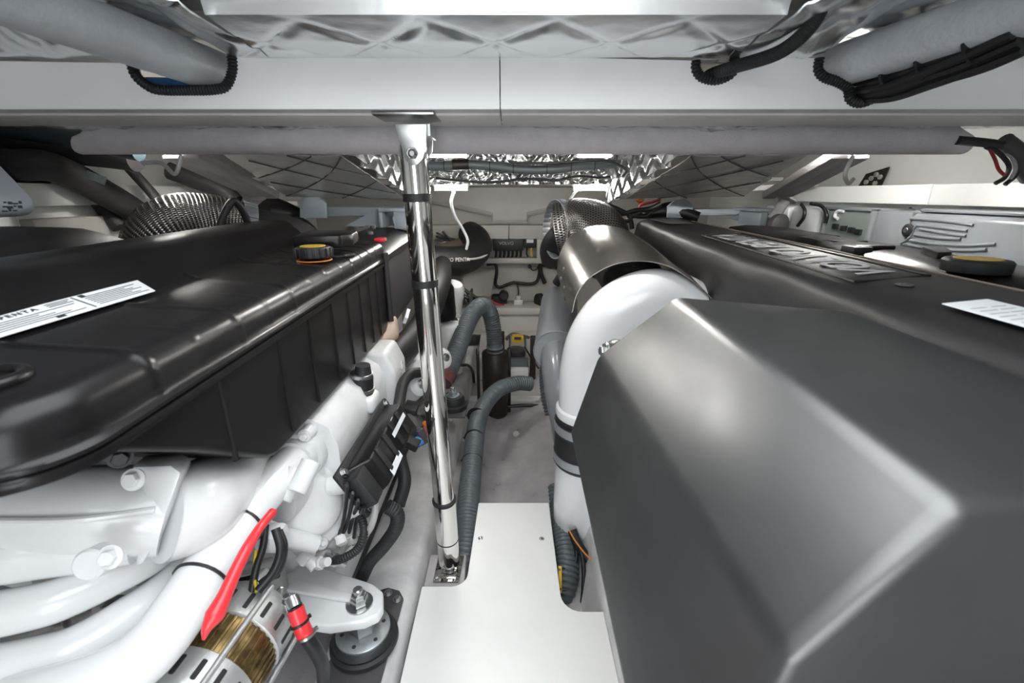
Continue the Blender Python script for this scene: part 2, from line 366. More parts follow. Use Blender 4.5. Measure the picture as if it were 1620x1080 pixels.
# ================================================================== BEAM, POST, CEILING LINING
BY = 0.99; BZ0, BZ1 = 1.261, 1.353
def bp(px, py):                                    # a point of the beam's front face
    p = at(px, py, y=BY); return (p.x, p.z)
def beam(xa, xb, notches, name, label):
    t = thing(name, label, 'beam', ((xa + xb) / 2, BY, BZ0))
    out = [(xa, BZ0), (xb, BZ0), (xb, BZ1)]
    for nt in notches: out += [bp(*q) for q in nt]
    out += [(xa, BZ1)]
    obj('web', prism([(x, BY, z) for x, z in out], (0, 0.018, 0)), 'beam', t, 20)
    obj('bottom_flange', join(span((xa, BY + .0005, BZ0 - .0012), (xb, BY + 0.05, BZ0 + 0.006)), span((xa, BY + 0.045, BZ0 - 0.006), (xb, BY + 0.20, BZ0 + 0.004), 0.002)), 'beamlip', t)
    for nt in notches:
        p = [at(*q, y=BY - 0.001) for q in nt]
        obj('notch_edging', tube(p, 0.0088, 10, 6, corr=(0.0058, 0.0013)), 'rubber', t, 60, 'black corrugated edging round a beam notch')
    return t
nl = [(367, 86), (368, 112), (358, 136), (338, 142), (300, 143), (250, 142), (228, 132), (214, 118), (208, 100)]
nm = [(1160, 112), (1148, 122), (1130, 127), (1110, 122), (1101, 110), (1101, 96)][::1]
nr = [(1450, 86), (1438, 116), (1424, 132), (1408, 134), (1390, 146), (1377, 158), (1358, 163), (1344, 156), (1340, 140), (1325, 130), (1303, 122), (1294, 110), (1296, 92)]
nm = [(1162, 88)] + nm
gx = at(791, 130, y=BY).x
beam(-1.58, gx - 0.0012, [nl], 'deck_beam', 'white deck beam length on the left above the chrome post')
beam(gx + 0.0012, 1.58, [nr, nm], 'deck_beam', 'white deck beam length on the right with two edged notches')
tag(obj('blue_pipe', tube([at(215, 130, y=1.06), at(300, 131, y=1.06), at(370, 130, y=1.06)], 0.010, 12), 'blue'), 'blue pipe seen through the left beam notch', 'pipe')
tag(obj('blue_cable', tube([at(1346, 152, y=1.03), at(1353, 148, y=1.05), at(1375, 146, y=1.09)], 0.006, 10), 'blue'), 'short blue cable end in the right beam notch', 'cable')

# quilted foil lining between beam and hatch
X0 = -0.03
def lining(xa, xb, ya, yb, nu, nv, name, label, fold=True):
    def fn(u, v):
        x = xa + (xb - xa) * u
        vv = v; up = 0.0
        if fold and v < 0.14: up = (0.14 - v) / 0.14; vv = 0.14
        y = ya + (yb - ya) * (vv - (0.14 if fold else 0)) / (1 - (0.14 if fold else 0))
        side = max(0.0, min(1.0, (abs(x + .02) - 0.46) / 0.1)); near = max(0.0, min(1.0, (0.97 - y) / 0.16))
        z = 1.352 + 0.05 * side * near + 0.045 * max(math.exp(-((x + .628 + .19 * (.99 - y)) / .075) ** 4), math.exp(-((x - .665 - .25 * (.99 - y)) / .075) ** 4)) * (1 - near)
        a = (x - X0) / .198 + (y - .893) / .206; b = (x - X0) / .198 - (y - .893) / .206
        q = min(1, abs(math.sin(math.pi * a)) * 2.6) * min(1, abs(math.sin(math.pi * b)) * 2.6)
        edge = max(0.0, min(1.0, (.985 - y) / .03)) * (1.0 if not fold else max(0.0, min(1.0, (y - ya) / .09)))
        wr = 0.003 * nz(x * 7, y * 12) + 0.001 * nz(x * 25, y * 30) + side * (0.012 * nz(x * 14 + y * 9, y * 5, 3) + 0.004 * nz(x * 50, y * 30, 1))
        z += edge * (-0.007 * q ** 0.7 * (1 - 0.5 * side) + wr)
        return V((x, y - 0.006 * (1 - math.cos(min(1, up * 4) * 1.57)), z + up * 0.07))
    return tag(obj(name, thick(grid(fn, nu, nv), 0.003), 'foilsoft', smooth=70), label, 'insulation')
lining(HX0, HX1, 0.772, 0.992, 150, 50, 'insulation_blanket', 'diamond quilted foil blanket between beam and open hatch')
lining(-1.5, HX0 - .004, 0.1, 1.02, 120, 110, 'insulation_blanket', 'crumpled foil lining left of the hatch above the silver pipe', False)
lining(HX1 + .004, 1.5, 0.1, 1.02, 120, 110, 'insulation_blanket', 'crumpled foil lining right of the hatch above the cable bundle', False)

# silver insulated pipes through the beam notches
tag(obj('insulated_pipe', tube([(-0.60, 1.16, 1.338), (-0.628, 1.0, 1.343), (-0.665, 0.80, 1.350), (-0.70, 0.60, 1.357), (-0.75, 0.30, 1.365)], 0.040, 28), 'silver'), 'silver insulated pipe through the left beam notch', 'pipe')
tag(obj('insulated_pipe', tube([(0.635, 1.16, 1.338), (0.665, 1.0, 1.345), (0.72, 0.80, 1.350), (0.765, 0.60, 1.357), (0.84, 0.30, 1.365)], 0.040, 28), 'silver'), 'silver insulated pipe through the right beam notch beside black cables', 'pipe')
tag(obj('black_conduit', tube([at(1118, 122, y=1.05), at(1130, 116, y=.99), at(1165, 105, y=.955), at(1230, 84, y=.88), at(1275, 50, y=.82), at(1300, 8, y=.78), at(1308, -40, y=.74)], 0.0115, 14, corr=(0.005, 0.0005)), 'rubber', smooth=60), 'black corrugated conduit curving from the middle beam notch to the hatch corner', 'conduit')
cb = thing('cable_bundle', 'thick bundle of black cables hanging below the right silver pipe', 'cables', at(1380, 130, y=.98))
for k in range(17):
    a = k * 2.4; rr = 0.004 + 0.034 * math.sqrt(k / 17); dx, dz = rr * math.cos(a), rr * math.sin(a)
    w_ = lambda i: V((dx + 0.004 * nz(k * 3.1, i * 1.7), 0, dz + 0.004 * nz(k * 5.3, i * 2.1)))
    pts = [at(1356, 135, y=1.06) + w_(0) * .7, at(1378, 133, y=.985) + w_(1) * .75, at(1425, 120, y=.93) + w_(2), at(1490, 97, y=.86) + w_(3), at(1560, 70, y=.80) + w_(4), at(1640, 34, y=.74) + w_(5)]
    obj('cable', tube(pts, 0.0075 + 0.0015 * (k % 3), 8), 'cable', cb)
for q, y_ in (((1420, 112), .935), ((1478, 92), .87), ((1556, 63), .80)):
    tie(at(*q, y=y_), at(1560, 62, y=.8) - at(1425, 116, y=.93), 0.037, parent=cb)
obj('clamp', tube([at(1405, 90, y=.94), at(1412, 78, y=.93), at(1440, 78, y=.91), at(1452, 70, y=.90)], 0.006, 8), 'cable', cb)

# felt wrapped tube under the deck
def felt(u, v):
    x = at(140, 215, y=1.3).x + (at(1512, 225, y=1.3).x - at(140, 215, y=1.3).x) * u
    a = 2 * math.pi * v; e = 1.0
    d = min(u, 1 - u) * 2.33
    if d < 0.05: e = math.sqrt(max(0.0, 1 - (1 - d / 0.05) ** 2)) * 0.55 + 0.45
    wr = 1 + 0.03 * nz(x * 8, math.cos(a) * 2, math.sin(a) * 2)
    zz = math.sin(a) * 0.038 * wr; yy = math.cos(a) * 0.05 * wr
    if zz > 0: zz += 0.006 * nz(x * 6, 3)
    skew = -0.02 * math.sin(a) if u > .5 else 0.03 * math.sin(a)
    return V((x + (skew if d < .06 else 0) * (1 - d / .06 if d < .06 else 0), 1.30 + yy, 1.238 + zz * (e if zz > 0 else 1)))
g = grid(felt, 120, 24); g = (g[0], g[1] + [tuple(range(0, 25)), tuple(range(120 * 25, 120 * 25 + 25))])
tag(obj('felt_wrapped_tube', g, 'carpet', smooth=60), 'long grey felt wrapped tube running across under the deck beam', 'tube')

# foil behind the beam and in the recess
def sheet(name, label, fn0, nrm, nu, nv, q, amp, wr, m='foil', ws=14, sq=False, seams=False):
    nrm = V(nrm)
    def fn(u, v):
        p = fn0(u, v); a, b = q[0] * u, q[1] * v
        if sq: s = min(1, abs(math.sin(math.pi * a)) * 3) * min(1, abs(math.sin(math.pi * b)) * 3)
        else: s = min(1, abs(math.sin(math.pi * (a + b))) * 2) * min(1, abs(math.sin(math.pi * (a - b))) * 2)
        return p + nrm * (amp * s ** 0.6 + wr * nz(p.x * ws, p.y * ws, p.z * ws) + wr * .6 * nz(p.x * ws * 3, p.y * ws * 3, p.z * ws * 3) + wr * .35 * nz(p.x * ws * 8, p.y * ws * 8, p.z * ws * 8))
    return tag(obj(name, thick(grid(fn, nu, nv), 0.003), m, smooth=75), label, 'insulation')
sheet('insulation_blanket', 'crumpled foil strip between deck beam and felt wrapped tube', lambda u, v: V((-1.4 + 2.8 * u, 1.17 + .12 * v, 1.268 + .012 * nz(u * 14, v))), (0, 0, -1), 160, 10, (14, 1), .004, .008, 'foilsoft')
def quad(a, b, c, d): return lambda u, v: (V(a) * (1 - u) + V(b) * u) * (1 - v) + (V(d) * (1 - u) + V(c) * u) * v
for s in (-1, 1):
    L = ('left', 'right')[s > 0]
    cx = 0.012
    sheet('foil_faced_board', 'foil faced sloping panel over the %s engine' % L, quad((cx + .50 * s, 1.365, 1.205), (cx + .50 * s, 2.10, 1.083), (cx + .95 * s, 1.95, 1.090), (cx + .84 * s, 1.365, 1.212)), (0, 0.1, -1), 60, 50, (3, 2.1), .0025, .003, 'foilpanel', ws=9)
    sheet('insulation_blanket', 'quilted foil blanket on the %s side of the ceiling recess' % L, quad((cx + .50 * s, 1.362, 1.205), (cx + .49 * s, 2.32, 1.045), (cx + .49 * s, 2.32, 1.32), (cx + .50 * s, 1.362, 1.32)), (-s, 0, 0), 150, 44, (6, 1.5), .032, .002, 'foilsoft', ws=16)
    pn_ = [o for o in COL.objects if o.name.startswith('foil_faced_board')][-1]
    Q = quad((cx + .50 * s, 1.365, 1.205), (cx + .50 * s, 2.10, 1.083), (cx + .95 * s, 1.95, 1.090), (cx + .84 * s, 1.365, 1.212))
    for (u0, v0, u1, v1) in ((0, .25, .45, 1), (0, .0, .95, 1), (.45, 0, 1, .55), (.35, 0, 0, .45), (.8, 0, .1, .85), (1, .3, .55, .95)):
        obj('seam', sweep([Q(u0 + (u1 - u0) * i / 12, v0 + (v1 - v0) * i / 12) + V((0, 0, -.0065)) for i in range(13)], .0022, 6), 'seam', pn_)
    # grey stiffener along the outboard edge of the panel
    a, b = at(300 if s < 0 else 1330, 243, y=1.37), at(805 - 372 if s < 0 else 1215, 309, y=1.86)
    d = (b - a).normalized(); e1 = V((0, 0, 1)).cross(d).normalized(); e2 = d.cross(e1)
    st = thing('deck_stiffener', 'grey deck stiffener sloping along the %s foil panel' % L, 'stiffener', a)
    R = Matrix((d, e1, e2)).transposed()
    obj('web', box((a + b) / 2, ((b - a).length, 0.05, 0.03), R=R, bev=0.008), 'strut', st)
    obj('flange', box((a + b) / 2 + V((0.055 * s, 0, -.004)), ((b - a).length * .94, 0.07, 0.012), R=R, bev=0.004), 'strut', st)
    c0 = at((287 if s < 0 else 1350), 246, y=1.2)
    sg = [(c0 + V((0, 0, 0))), at(277 if s < 0 else 1337, 275, y=1.2), at(255 if s < 0 else 1342, 258 if s < 0 else 290, y=1.21), at(225 if s < 0 else 1350, 258 if s < 0 else 283, y=1.22)]
    tag(obj('small_tube', tube(sg, 0.005, 8), 'fitting'), 'thin grey tube looping below the felt wrapped tube on the %s' % L, 'tube')
sheet('insulation_blanket', 'foil lining across the ceiling recess', quad((-.49, 1.2, 1.322), (.51, 1.2, 1.322), (.51, 2.32, 1.318), (-.49, 2.32, 1.318)), (0, 0, -1), 60, 60, (5, 5), .006, .01)
sheet('insulation_blanket', 'crinkled foil on the far end of the ceiling recess behind the grey hoses', quad((-.46, 2.33, 1.142), (.48, 2.33, 1.142), (.48, 2.33, 1.325), (-.46, 2.33, 1.325)), (0, -1, 0), 120, 26, (6, 1), .012, .014, ws=16)
tag(obj('deckhead_panel', span((-1.35, 2.345, 1.142), (1.35, 3.74, 1.175)), 'cream'), 'cream deckhead panel between foil recess and far bulkhead', 'panel')
for s in (-1, 1):
    tag(obj('deckhead_panel', prism([(.50 * s, 2.12, 1.10), (.95 * s, 1.97, 1.105), (1.34 * s, 2.05, 1.13), (1.34 * s, 2.34, 1.14), (.50 * s, 2.34, 1.115)], (0, 0, .02)), 'strut'), 'grey deckhead panel beyond the %s foil panel' % ('left', 'right')[s > 0], 'panel')
# hoses and cables in the recess
def hose(name, label, pts, r, m='cable', cat='cable', n=12, corr=None):
    return tag(obj(name, tube(pts, r, n, corr=corr), m, smooth=60), label, cat)
hp = [at(x, y, y=2.2) for x, y in ((600, 258), (690, 263), (735, 260), (780, 263), (825, 268), (870, 268), (930, 262), (985, 258), (1040, 255))]
hh = thing('grey_hose', 'slate grey hose clipped along the foil at the far ceiling', 'hose', hp[4]); obj('hose', tube(hp, 0.021, 14), 'greyhose', hh)
for x, y in ((703, 262), (775, 263), (812, 267), (865, 268), (903, 265), (940, 261)): tie(at(x, y, y=2.2), (1, 0, 0), 0.021, parent=hh)
hose('brown_sleeve', 'short brown sleeve on the ceiling hose near the chrome post', [at(716, 261, y=2.19), at(742, 260, y=2.19)], 0.024, 'brown', 'sleeve')
hose('black_cable', 'black cable sagging along the foil below the ceiling hose', [at(x, y, y=2.26) for x, y in ((690, 282), (730, 286), (780, 288), (830, 283), (880, 285), (915, 279), (950, 281), (1000, 276))], 0.006)
hose('black_cable', 'black cable draped from the cable clip above the ceiling hose', [at(x, y, y=1.9) for x, y in ((803, 252), (815, 257), (870, 258), (930, 254), (965, 256), (990, 268), (985, 280))], 0.0055)
tag(obj('cable_clip', box(at(804, 247, y=1.88), (0.016, 0.012, 0.03), bev=0.003), 'steel'), 'small metal cable clip below the felt wrapped tube', 'clip')

# strip lights
def strip(name, label, a, b, r=0.012):
    a, b = V(a), V(b); t = thing(name, label, 'light', (a + b) / 2)
    obj('housing', span(a + V((-.008, -.008, .006)), b + V((.008, .016, .024)), 0.003), 'ledbody', t)
    obj('diffuser', span(a + V((0, -.011, -.012)), b + V((0, .011, .006)), 0.004), 'led', t, label='glowing white diffuser')
    for q in (a, b): obj('end_cap', box(q + V((0, 0, -.002)), (.006, .024, .022), bev=.002), 'ledbody', t)
strip('strip_light', 'glowing strip light beside the chrome post at the far ceiling', at(688, 297, y=2.38), at(740, 297, y=2.38))
strip('strip_light', 'glowing strip light above the right perforated elbow', at(907, 297, y=2.38), at(962, 297, y=2.38))
strip('strip_light', 'strip light just behind the felt wrapped tube, right of the chrome post', at(672, 241, y=1.37), at(740, 241, y=1.37))
strip('strip_light', 'strip light just behind the felt wrapped tube, above the heat shield', at(912, 241, y=1.37), at(968, 241, y=1.37))
strip('strip_light', 'strip light behind the right end of the felt wrapped tube', (0.86, 1.382, 1.245), (1.12, 1.382, 1.245))
strip('strip_light', 'strip light behind the left end of the felt wrapped tube', (-1.08, 1.382, 1.245), (-0.97, 1.382, 1.245))
hose('white_cable', 'white cable dangling from the strip light beside the post', [at(x, y, y=yy) for x, y, yy in ((718, 303, 2.42), (714, 320, 2.5), (720, 342, 2.6), (732, 362, 2.7), (740, 380, 2.75), (738, 394, 2.78))], 0.0085, 'label')
hose('white_cable', 'short white cable hanging from the right strip light', [at(912, 301, y=2.42), at(904, 312, y=2.5), at(893, 330, y=2.6)], 0.0075, 'label')

# ================================================================== LEFT ENGINE
EL = thing('marine_engine', 'left marine engine with black expansion tank and white pipework', 'engine', (-0.7, 1.3, 0.035))
def part(name, g, m, parent=None, smooth=38, label=None): return obj(name, g, m, parent if parent is not None else EL, smooth, label)
rimx = lambda y: -0.423 - 0.020 * (y - 0.4)
rimz = lambda y: 0.856 + 0.018 * (y - 0.5)
beads = [(0.49, 1), (0.575, .45), (0.672, 1), (0.765, .45), (0.86, 1), (0.955, .45), (1.05, 1), (1.14, .6), (1.23, .8), (1.32, .6), (1.40, .8), (1.47, .6)]
prof = [(-.02, -.012), (0.000, -.014), (.007, -.012), (.008, -.006), (.007, -.001), (.001, .001), (.007, .003), (.008, .008), (.004, .011), (.0005, .014), (0, .024), (-.001, .037), (-.004, .049), (-.011, .059), (-.022, .0655), (-.042, .069), (-.075, .071), (-.11, .073), (-.14, .075), (-.17, .077), (-.187, .080),
        (-.20, .087), (-.215, .101), (-.232, .121), (-.25, .138), (-.265, .146), (-.285, .150), (-.32, .151), (-.345, .149), (-.36, .143), (-.375, .138), (-.40, .136), (-.43, .130), (-.455, .11), (-.47, .075), (-.485, .02), (-.49, -.06)]
secs = []
NY = 230
for i in range(NY + 1):
    y = 0.325 + (1.56 - 0.325) * i / NY
    k = max(0.0, (0.405 - y) / 0.08); cdx = 0.08 * (1 - math.sqrt(max(0.0, 1 - k * k)))
    hz = math.sqrt(max(0.0, 1 - (max(0.0, 0.365 - y) / 0.042) ** 2)) if y < .365 else 1.0
    s = []
    for j, (dx, dz) in enumerate(prof):
        b = 0.0
        if 8 < j < 21:
            for yb, a in beads:
                if abs(y - yb - 0.05 * max(0, -dx - .1) * 0) < .02 and (a > .5 or dx > -.05): b += 0.0035 * a * math.exp(-((y - yb) / 0.0042) ** 2)
        ex = dx - cdx * max(0.0, 1 + dx / 0.3)
        s.append((rimx(y) + ex - (b * .5 if j < 13 else 0) * -1, y, rimz(y) + (dz * (hz if dz > 0.015 else 1)) + (b if j > 10 else b * .2)))
    secs.append(s)
lid = part('engine_cover', loft(secs), 'tank', smooth=50, label='black satin expansion tank lid and engine cover with raised ribs')
# recess rim of the handle hole near the lid's front corner
hc = V((-0.515, 0.395, rimz(.4) + .073))
part('lid_handle_recess', join(ring(hc, (0, 0, 1), .03, .007, 28, 10), disc(hc + V((0, 0, -.004)), (0, 0, 1), .026, .004)), 'tank', lid)
for q in ((223, 479), (470, 503)): part('lid_screw', disc(at(*q, x=-.5) if q[0] > 300 else at(*q, z=.934), (0, 0, 1), .006, .002), 'slate', lid)
# lower tank with upright ribs
TX = -0.446
poly = [(0.385, 0.855), (0.55, 0.75), (0.70, 0.641), (0.73, 0.629), (1.0, 0.627), (1.535, 0.632), (1.535, 0.875)]
tk = part('expansion_tank', prism([(TX, y, z) for y, z in poly], (-0.22, 0, 0), 0.008, 3), 'black', label='black expansion tank body with upright ribs')
for y in (0.62, 0.80, 0.93, 1.06, 1.17, 1.27, 1.36, 1.44):
    zl = 0.642 if y > .72 else 0.85 - (y - .385) * .68
    part('tank_rib', hull8([(TX - .002, y - .006, zl), (TX + .003, y - .002, zl), (TX + .003, y + .002, zl), (TX - .002, y + .006, zl)], [(TX - .002, y - .006, rimz(y) - .015), (TX + .003, y - .002, rimz(y) - .015), (TX + .003, y + .002, rimz(y) - .015), (TX - .002, y + .006, rimz(y) - .015)]), 'black', tk)
part('vent_pipe', tube([(TX + .006, 1.548, .905), (TX + .006, 1.548, .66)], .011, 10), 'rubber')
# electronics housing beyond the tank
eb = part('control_housing', prism([(-.448, 1.56, .632), (-.448, 1.66, .628), (-.448, 2.08, .66), (-.448, 2.08, .90), (-.448, 1.85, .892), (-.448, 1.57, .878)], (-.2, 0, 0), .006), 'slate', label='slate grey control housing beyond the tank')
eh = part('control_lid', loft([[(-.440, y, z0), (-.443, y, z0 + .02), (-.47, y, z0 + .045), (-.55, y, z0 + .062), (-.64, y, z0 + .062), (-.66, y, z0)] for y, z0 in ((1.52, .866), (1.60, .872), (1.80, .882), (2.04, .89), (2.09, .89))]), 'black', eb)
def onlid(px, py, up=0.0): return at(px, py, z=0.972 + up)
part('red_switch', box(at(602, 379, x=-.50), (.035, .05, .014), bev=.003), 'red', eb, label='red switch')
for q, s in (((585, 371), .012), ((628, 390), .012), ((606, 395), .009), ((590, 362), .009)): part('knob', disc(at(*q, x=-.50), (0, 0, 1), s, .012, 14), 'slate', eb)
for k in range(5): part('lid_mark', box(at(545 + 9 * k, 365 - 2 * k, x=-.585), (.012, .02, .001)), 'slate', eb)
part('latch', box(at(567, 397, x=-.475), (.012, .09, .010), rot=(0, 0, .1), bev=.003), 'fitting', eb)
# cap, neck and the recess round it
cp = at(497, 406, x=-.500) + V((0, 0, .012))
nk = part('filler_cap', join(lathe(cp + V((0, 0, -.014)), (0, 0, 1), [(.040, 0), (.043, .003), (.043, .022), (.040, .027), (.028, .028)], 28), *[box(cp + V((.0435 * math.cos(a), .0435 * math.sin(a), 0)), (.006, .006, .022), rot=(0, 0, a), bev=.002) for a in [k * math.pi / 8 for k in range(16)]]), 'rubber', label='black fluted filler cap')
part('cap_disc', disc(cp + V((0, 0, .013)), (0, 0, 1), .030, .003, 28), 'ygold', nk, label='mustard yellow cap disc')
part('cap_gasket', ring(cp + V((0, 0, -.020)), (0, 0, 1), .0405, .0018, 30, 8), 'orange', nk)
part('cap_surround', prism([cp + V(q) for q in ((-.065, -.10, -.03), (-.05, .05, -.03), (.045, .09, -.03), (.06, .13, -.03), (-.02, .20, -.03), (-.16, .18, -.03), (-.16, -.06, -.03))], (0, 0, .012), .005), 'black', label='black raised cap surround')
part('cap_guard', prism([cp + V(q) for q in ((-.08, .06, 0), (.04, .085, 0), (.055, .14, 0), (.03, .26, 0), (-.12, .25, 0))], (0, 0, .034), .009), 'tank')
# warning label
lab = part('warning_label', prism([(-.602, .395, .9375), (-.602, .735, .9435), (-.640, .75, .9585), (-.640, .395, .9525)], (0, 0, .0012)), 'label', lid, label='white printed warning label')
ex = V((0, 1, .018)).normalized(); ey = V((-.038, 0, .015)).normalized(); en = ex.cross(ey)
lo = V((-.621, .565, .9484)) + en * .001
part('label_heading', textmesh('VOLVO PENTA', .009, lo + ex * -.045 + ey * .0125, ex, ey, .0003, .0002, 1.3, width=.105), 'ink', lab)
part('label_print', join(*[prism([lo + ex * a + ey * b, lo + ex * c + ey * b, lo + ex * c + ey * (b - .0011), lo + ex * a + ey * (b - .0011)], en * .0003) for a, b, c in
     [(-.15, .004 - .0042 * i, .05 - .018 * ((i * 7) % 4)) for i in range(5)] + [(.072, .012 - .0042 * i, .165 - .012 * ((i * 5) % 3)) for i in range(7)] + [(.02, .0165, .055), (.02, .013, .05), (.02, .0095, .055)]]), 'ink', lab)
part('label_emblem', join(box(lo + ex * .075 + ey * .015, (.007, .008, .0006), R=Matrix((ey, ex, en)).transposed()), box(lo + ex * .01 - ey * .0165, (.004, .012, .0006), R=Matrix((ey, ex, en)).transposed())), 'ink', lab)
part('label_rule', prism([lo + ex * .06 + ey * .018, lo + ex * .062 + ey * .018, lo + ex * .062 - ey * .018, lo + ex * .06 - ey * .018], en * .0004), 'ink', lab)
# outboard cover, rounded
secs = []
for i in range(15):
    t = i / 14; y = .62 + .52 * t; f = math.sqrt(max(.02, 1 - (2 * t - 1) ** 4))
    secs.append([(-.86 + .0 * t, y, .86), (-.865, y, .88 + .08 * f), (-.90, y, .90 + .108 * f), (-.97, y, .90 + .132 * f), (-1.10, y, .90 + .135 * f), (-1.25, y, .90 + .11 * f), (-1.33, y, .86)])
part('air_intake_cover', loft(secs), 'matte', smooth=60, label='brown-black rounded intake cover')

# perforated exhaust elbow
def perforated(pts, r, nu, nv, parent, hole=.62, label=None):
    p = smooth_path(pts, 10); p, L = resample(p, 0.004); m = len(p) - 1
    rr = list(r) if hasattr(r, '__len__') else [r, r]
    def rad(t):
        q = len(rr) - 1; f = t * q; j = min(int(f), q - 1); return rr[j] + (rr[j + 1] - rr[j]) * (f - j)
    e = frame(p[1] - p[0])[0]; es = []
    for i in range(m + 1):
        t = (p[min(i + 1, m)] - p[max(i - 1, 0)]).normalized(); e = (e - t * e.dot(t)).normalized(); es.append((e.copy(), t.cross(e)))
    def P(u, v, off=0.0):
        f = u * m; j = min(int(f), m - 1); fr = f - j; a = 2 * math.pi * v; R = rad(u) + off
        q = p[j].lerp(p[j + 1], fr); e1 = es[j][0].lerp(es[j + 1][0], fr); e2 = es[j][1].lerp(es[j + 1][1], fr)
        return q + e1 * math.cos(a) * R + e2 * math.sin(a) * R
    vs, fs = [], []
    for i in range(nu):
        for k in range(nv):
            o = .5 if i % 2 else 0
            u0, u1, v0, v1 = i / nu, (i + 1) / nu, (k + o) / nv, (k + 1 + o) / nv
            uc, vc, hu, hv = (u0 + u1) / 2, (v0 + v1) / 2, (u1 - u0) / 2 * hole, (v1 - v0) / 2 * hole
            b = len(vs)
            vs += [P(u0, v0), P(u1, v0), P(u1, v1), P(u0, v1), P(uc - hu, vc, -.001), P(uc, vc - hv, -.001), P(uc + hu, vc, -.001), P(uc, vc + hv, -.001)]
            fs += [(b, b + 1, b + 6, b + 5), (b, b + 5, b + 4), (b + 1, b + 2, b + 6), (b + 2, b + 3, b + 7), (b + 2, b + 7, b + 6), (b + 3, b, b + 4), (b + 3, b + 4, b + 7)]
            fs[-7:] = [(b, b + 1, b + 5), (b + 1, b + 2, b + 6), (b + 2, b + 3, b + 7), (b + 3, b, b + 4), (b, b + 5, b + 4), (b + 1, b + 6, b + 5), (b + 2, b + 7, b + 6), (b + 3, b + 4, b + 7)]
    core = obj('exhaust_elbow', tube(pts, [x * .955 for x in rr], 28), 'voiddark', parent, 60, label)
    sh = obj('perforated_shield', (vs, fs), 'pgrey', core, 60, 'perforated metal heat shield'); sh['kind'] = 'stuff'
    return core, P
pe, PP = perforated([(-1.01, 1.28, .80), (-1.01, 1.29, .92), (-.965, 1.31, .985), (-.90, 1.36, .995), (-.83, 1.42, .97)], [.09, .10, .108, .105, .098], 54, 106, EL, .78, label='exhaust elbow wrapped in perforated shield on the left engine')
def segband(parent, o, ax, R, wdt, n, a0=0, a1=2 * math.pi, m='band'):
    e1, e2, ax = frame(ax); o = V(o)
    for k in range(n):
        a = a0 + (a1 - a0) * (k + .5) / n; c = o + (e1 * math.cos(a) + e2 * math.sin(a)) * R
        rd = (c - o).normalized(); tg = ax.cross(rd); RR = Matrix((tg, rd, ax)).transposed()
        obj('band_segment', box(c, (2 * math.pi * R * (a1 - a0) / (2 * math.pi) / n * .9, .006, wdt), R=RR, bev=.0015), m, parent)
segband(pe, (-.835, 1.415, .972), V((.08, .06, -.03)), .106, .035, 30)
part('exhaust_outlet', tube([(-.84, 1.41, .972), (-.74, 1.47, .945), (-.68, 1.52, .89)], .090, 24), 'darkhose')
part('breather_hose', tube([at(345, 372, y=1.25), at(352, 345, y=1.26), at(368, 318, y=1.28), at(382, 330, y=1.30), at(392, 352, y=1.32)], .010, 10), 'rubber')
# pale blue grey lifting eyes and brackets behind the cover
part('lifting_eye', prism([at(x, y, y=1.95) for x, y in ((474, 345), (474, 322), (483, 312), (503, 311), (515, 321), (516, 345))], (0, .02, 0), .003), 'bluegrey', label='pale blue-grey lifting eye')
part('bracket_bar', span(at(505, 342, y=2.15), at(640, 327, y=2.15) + V((0, .05, 0)), .006), 'bluegrey')
part('bracket_gusset', prism([at(x, y, y=2.1) for x, y in ((545, 358), (605, 326), (608, 358))], (0, .015, 0)), 'bluegrey')
bb = part('bracket_box', join(*[span(at(a, b, y=2.05), at(c, d, y=2.05) + V((0, .22, 0)), .004) for a, b, c, d in ((598, 335, 606, 360), (598, 335, 650, 329), (622, 335, 652, 362))]), 'bluegrey', label='pale blue-grey bracket behind the control housing')
part('far_cover', tube([at(400, 345, y=2.0), at(435, 337, y=2.02), at(480, 343, y=2.05)], [.02, .07, .03], 14), 'black')

# ---- white pipework at the near end
hx = part('intake_casting', join(tube([V((-1.12, .60, .66)), V((-.98, .535, .66)), at(-90, 805, d=.62), at(40, 805, d=.64), at(160, 806, d=.66), at(268, 808, d=.70)], .066, 32), tube([V((-1.1, .62, .59)), at(-90, 872, d=.61), at(100, 868, d=.635), at(215, 858, d=.665)], [.036, .040, .03], 20)), 'white', smooth=60, label='glossy white intake casting under the tank')
part('casting_rib', tube([at(-20, 824, d=.575), at(120, 822, d=.595), at(245, 806, d=.64)], .005, 8), 'white', hx)
fl = part('casting_flange', prism([at(x, y, d=.645) for x, y in ((205, 738), (270, 736), (287, 748), (268, 800), (245, 860), (226, 893), (212, 898), (218, 850), (228, 800), (222, 765))], V((-.02, .05, -.01)), .006), 'white', hx)
part('casting_elbow', tube([at(255, 810, d=.70), at(305, 800, d=.74), at(350, 765, d=.84), at(385, 720, d=.98), at(410, 680, d=1.15)], [.076, .074, .066, .06, .06], 30), 'white', hx, 60)
part('bolt_boss', disc(at(168, 880, d=.585), V((.1, -.9, .4)), .020, .03, 20), 'white', hx)
for q, d in (((212, 758), .60), ((176, 880), .56)): part('bolt', hexbolt(at(*q, d=d), V((.15, -.9, .45)), .010), 'white', hx)
part('stud', join(tube([at(110, 722, d=.63), at(185, 722, d=.66)], .012, 12), hexbolt(at(190, 723, d=.655), V((.6, -.75, .1)), .011)), 'slate')
part('coolant_pipe', tube([V((-1.12, .72, .54)), V((-.98, .57, .535)), V((-.86, .485, .53)), at(-60, 978, d=.60), at(58, 958, d=.62), at(117, 938, d=.64), at(175, 911, d=.67), at(235, 880, d=.72), at(290, 840, d=.80)], .0300, 26), 'white', label='upper white coolant pipe at the front')
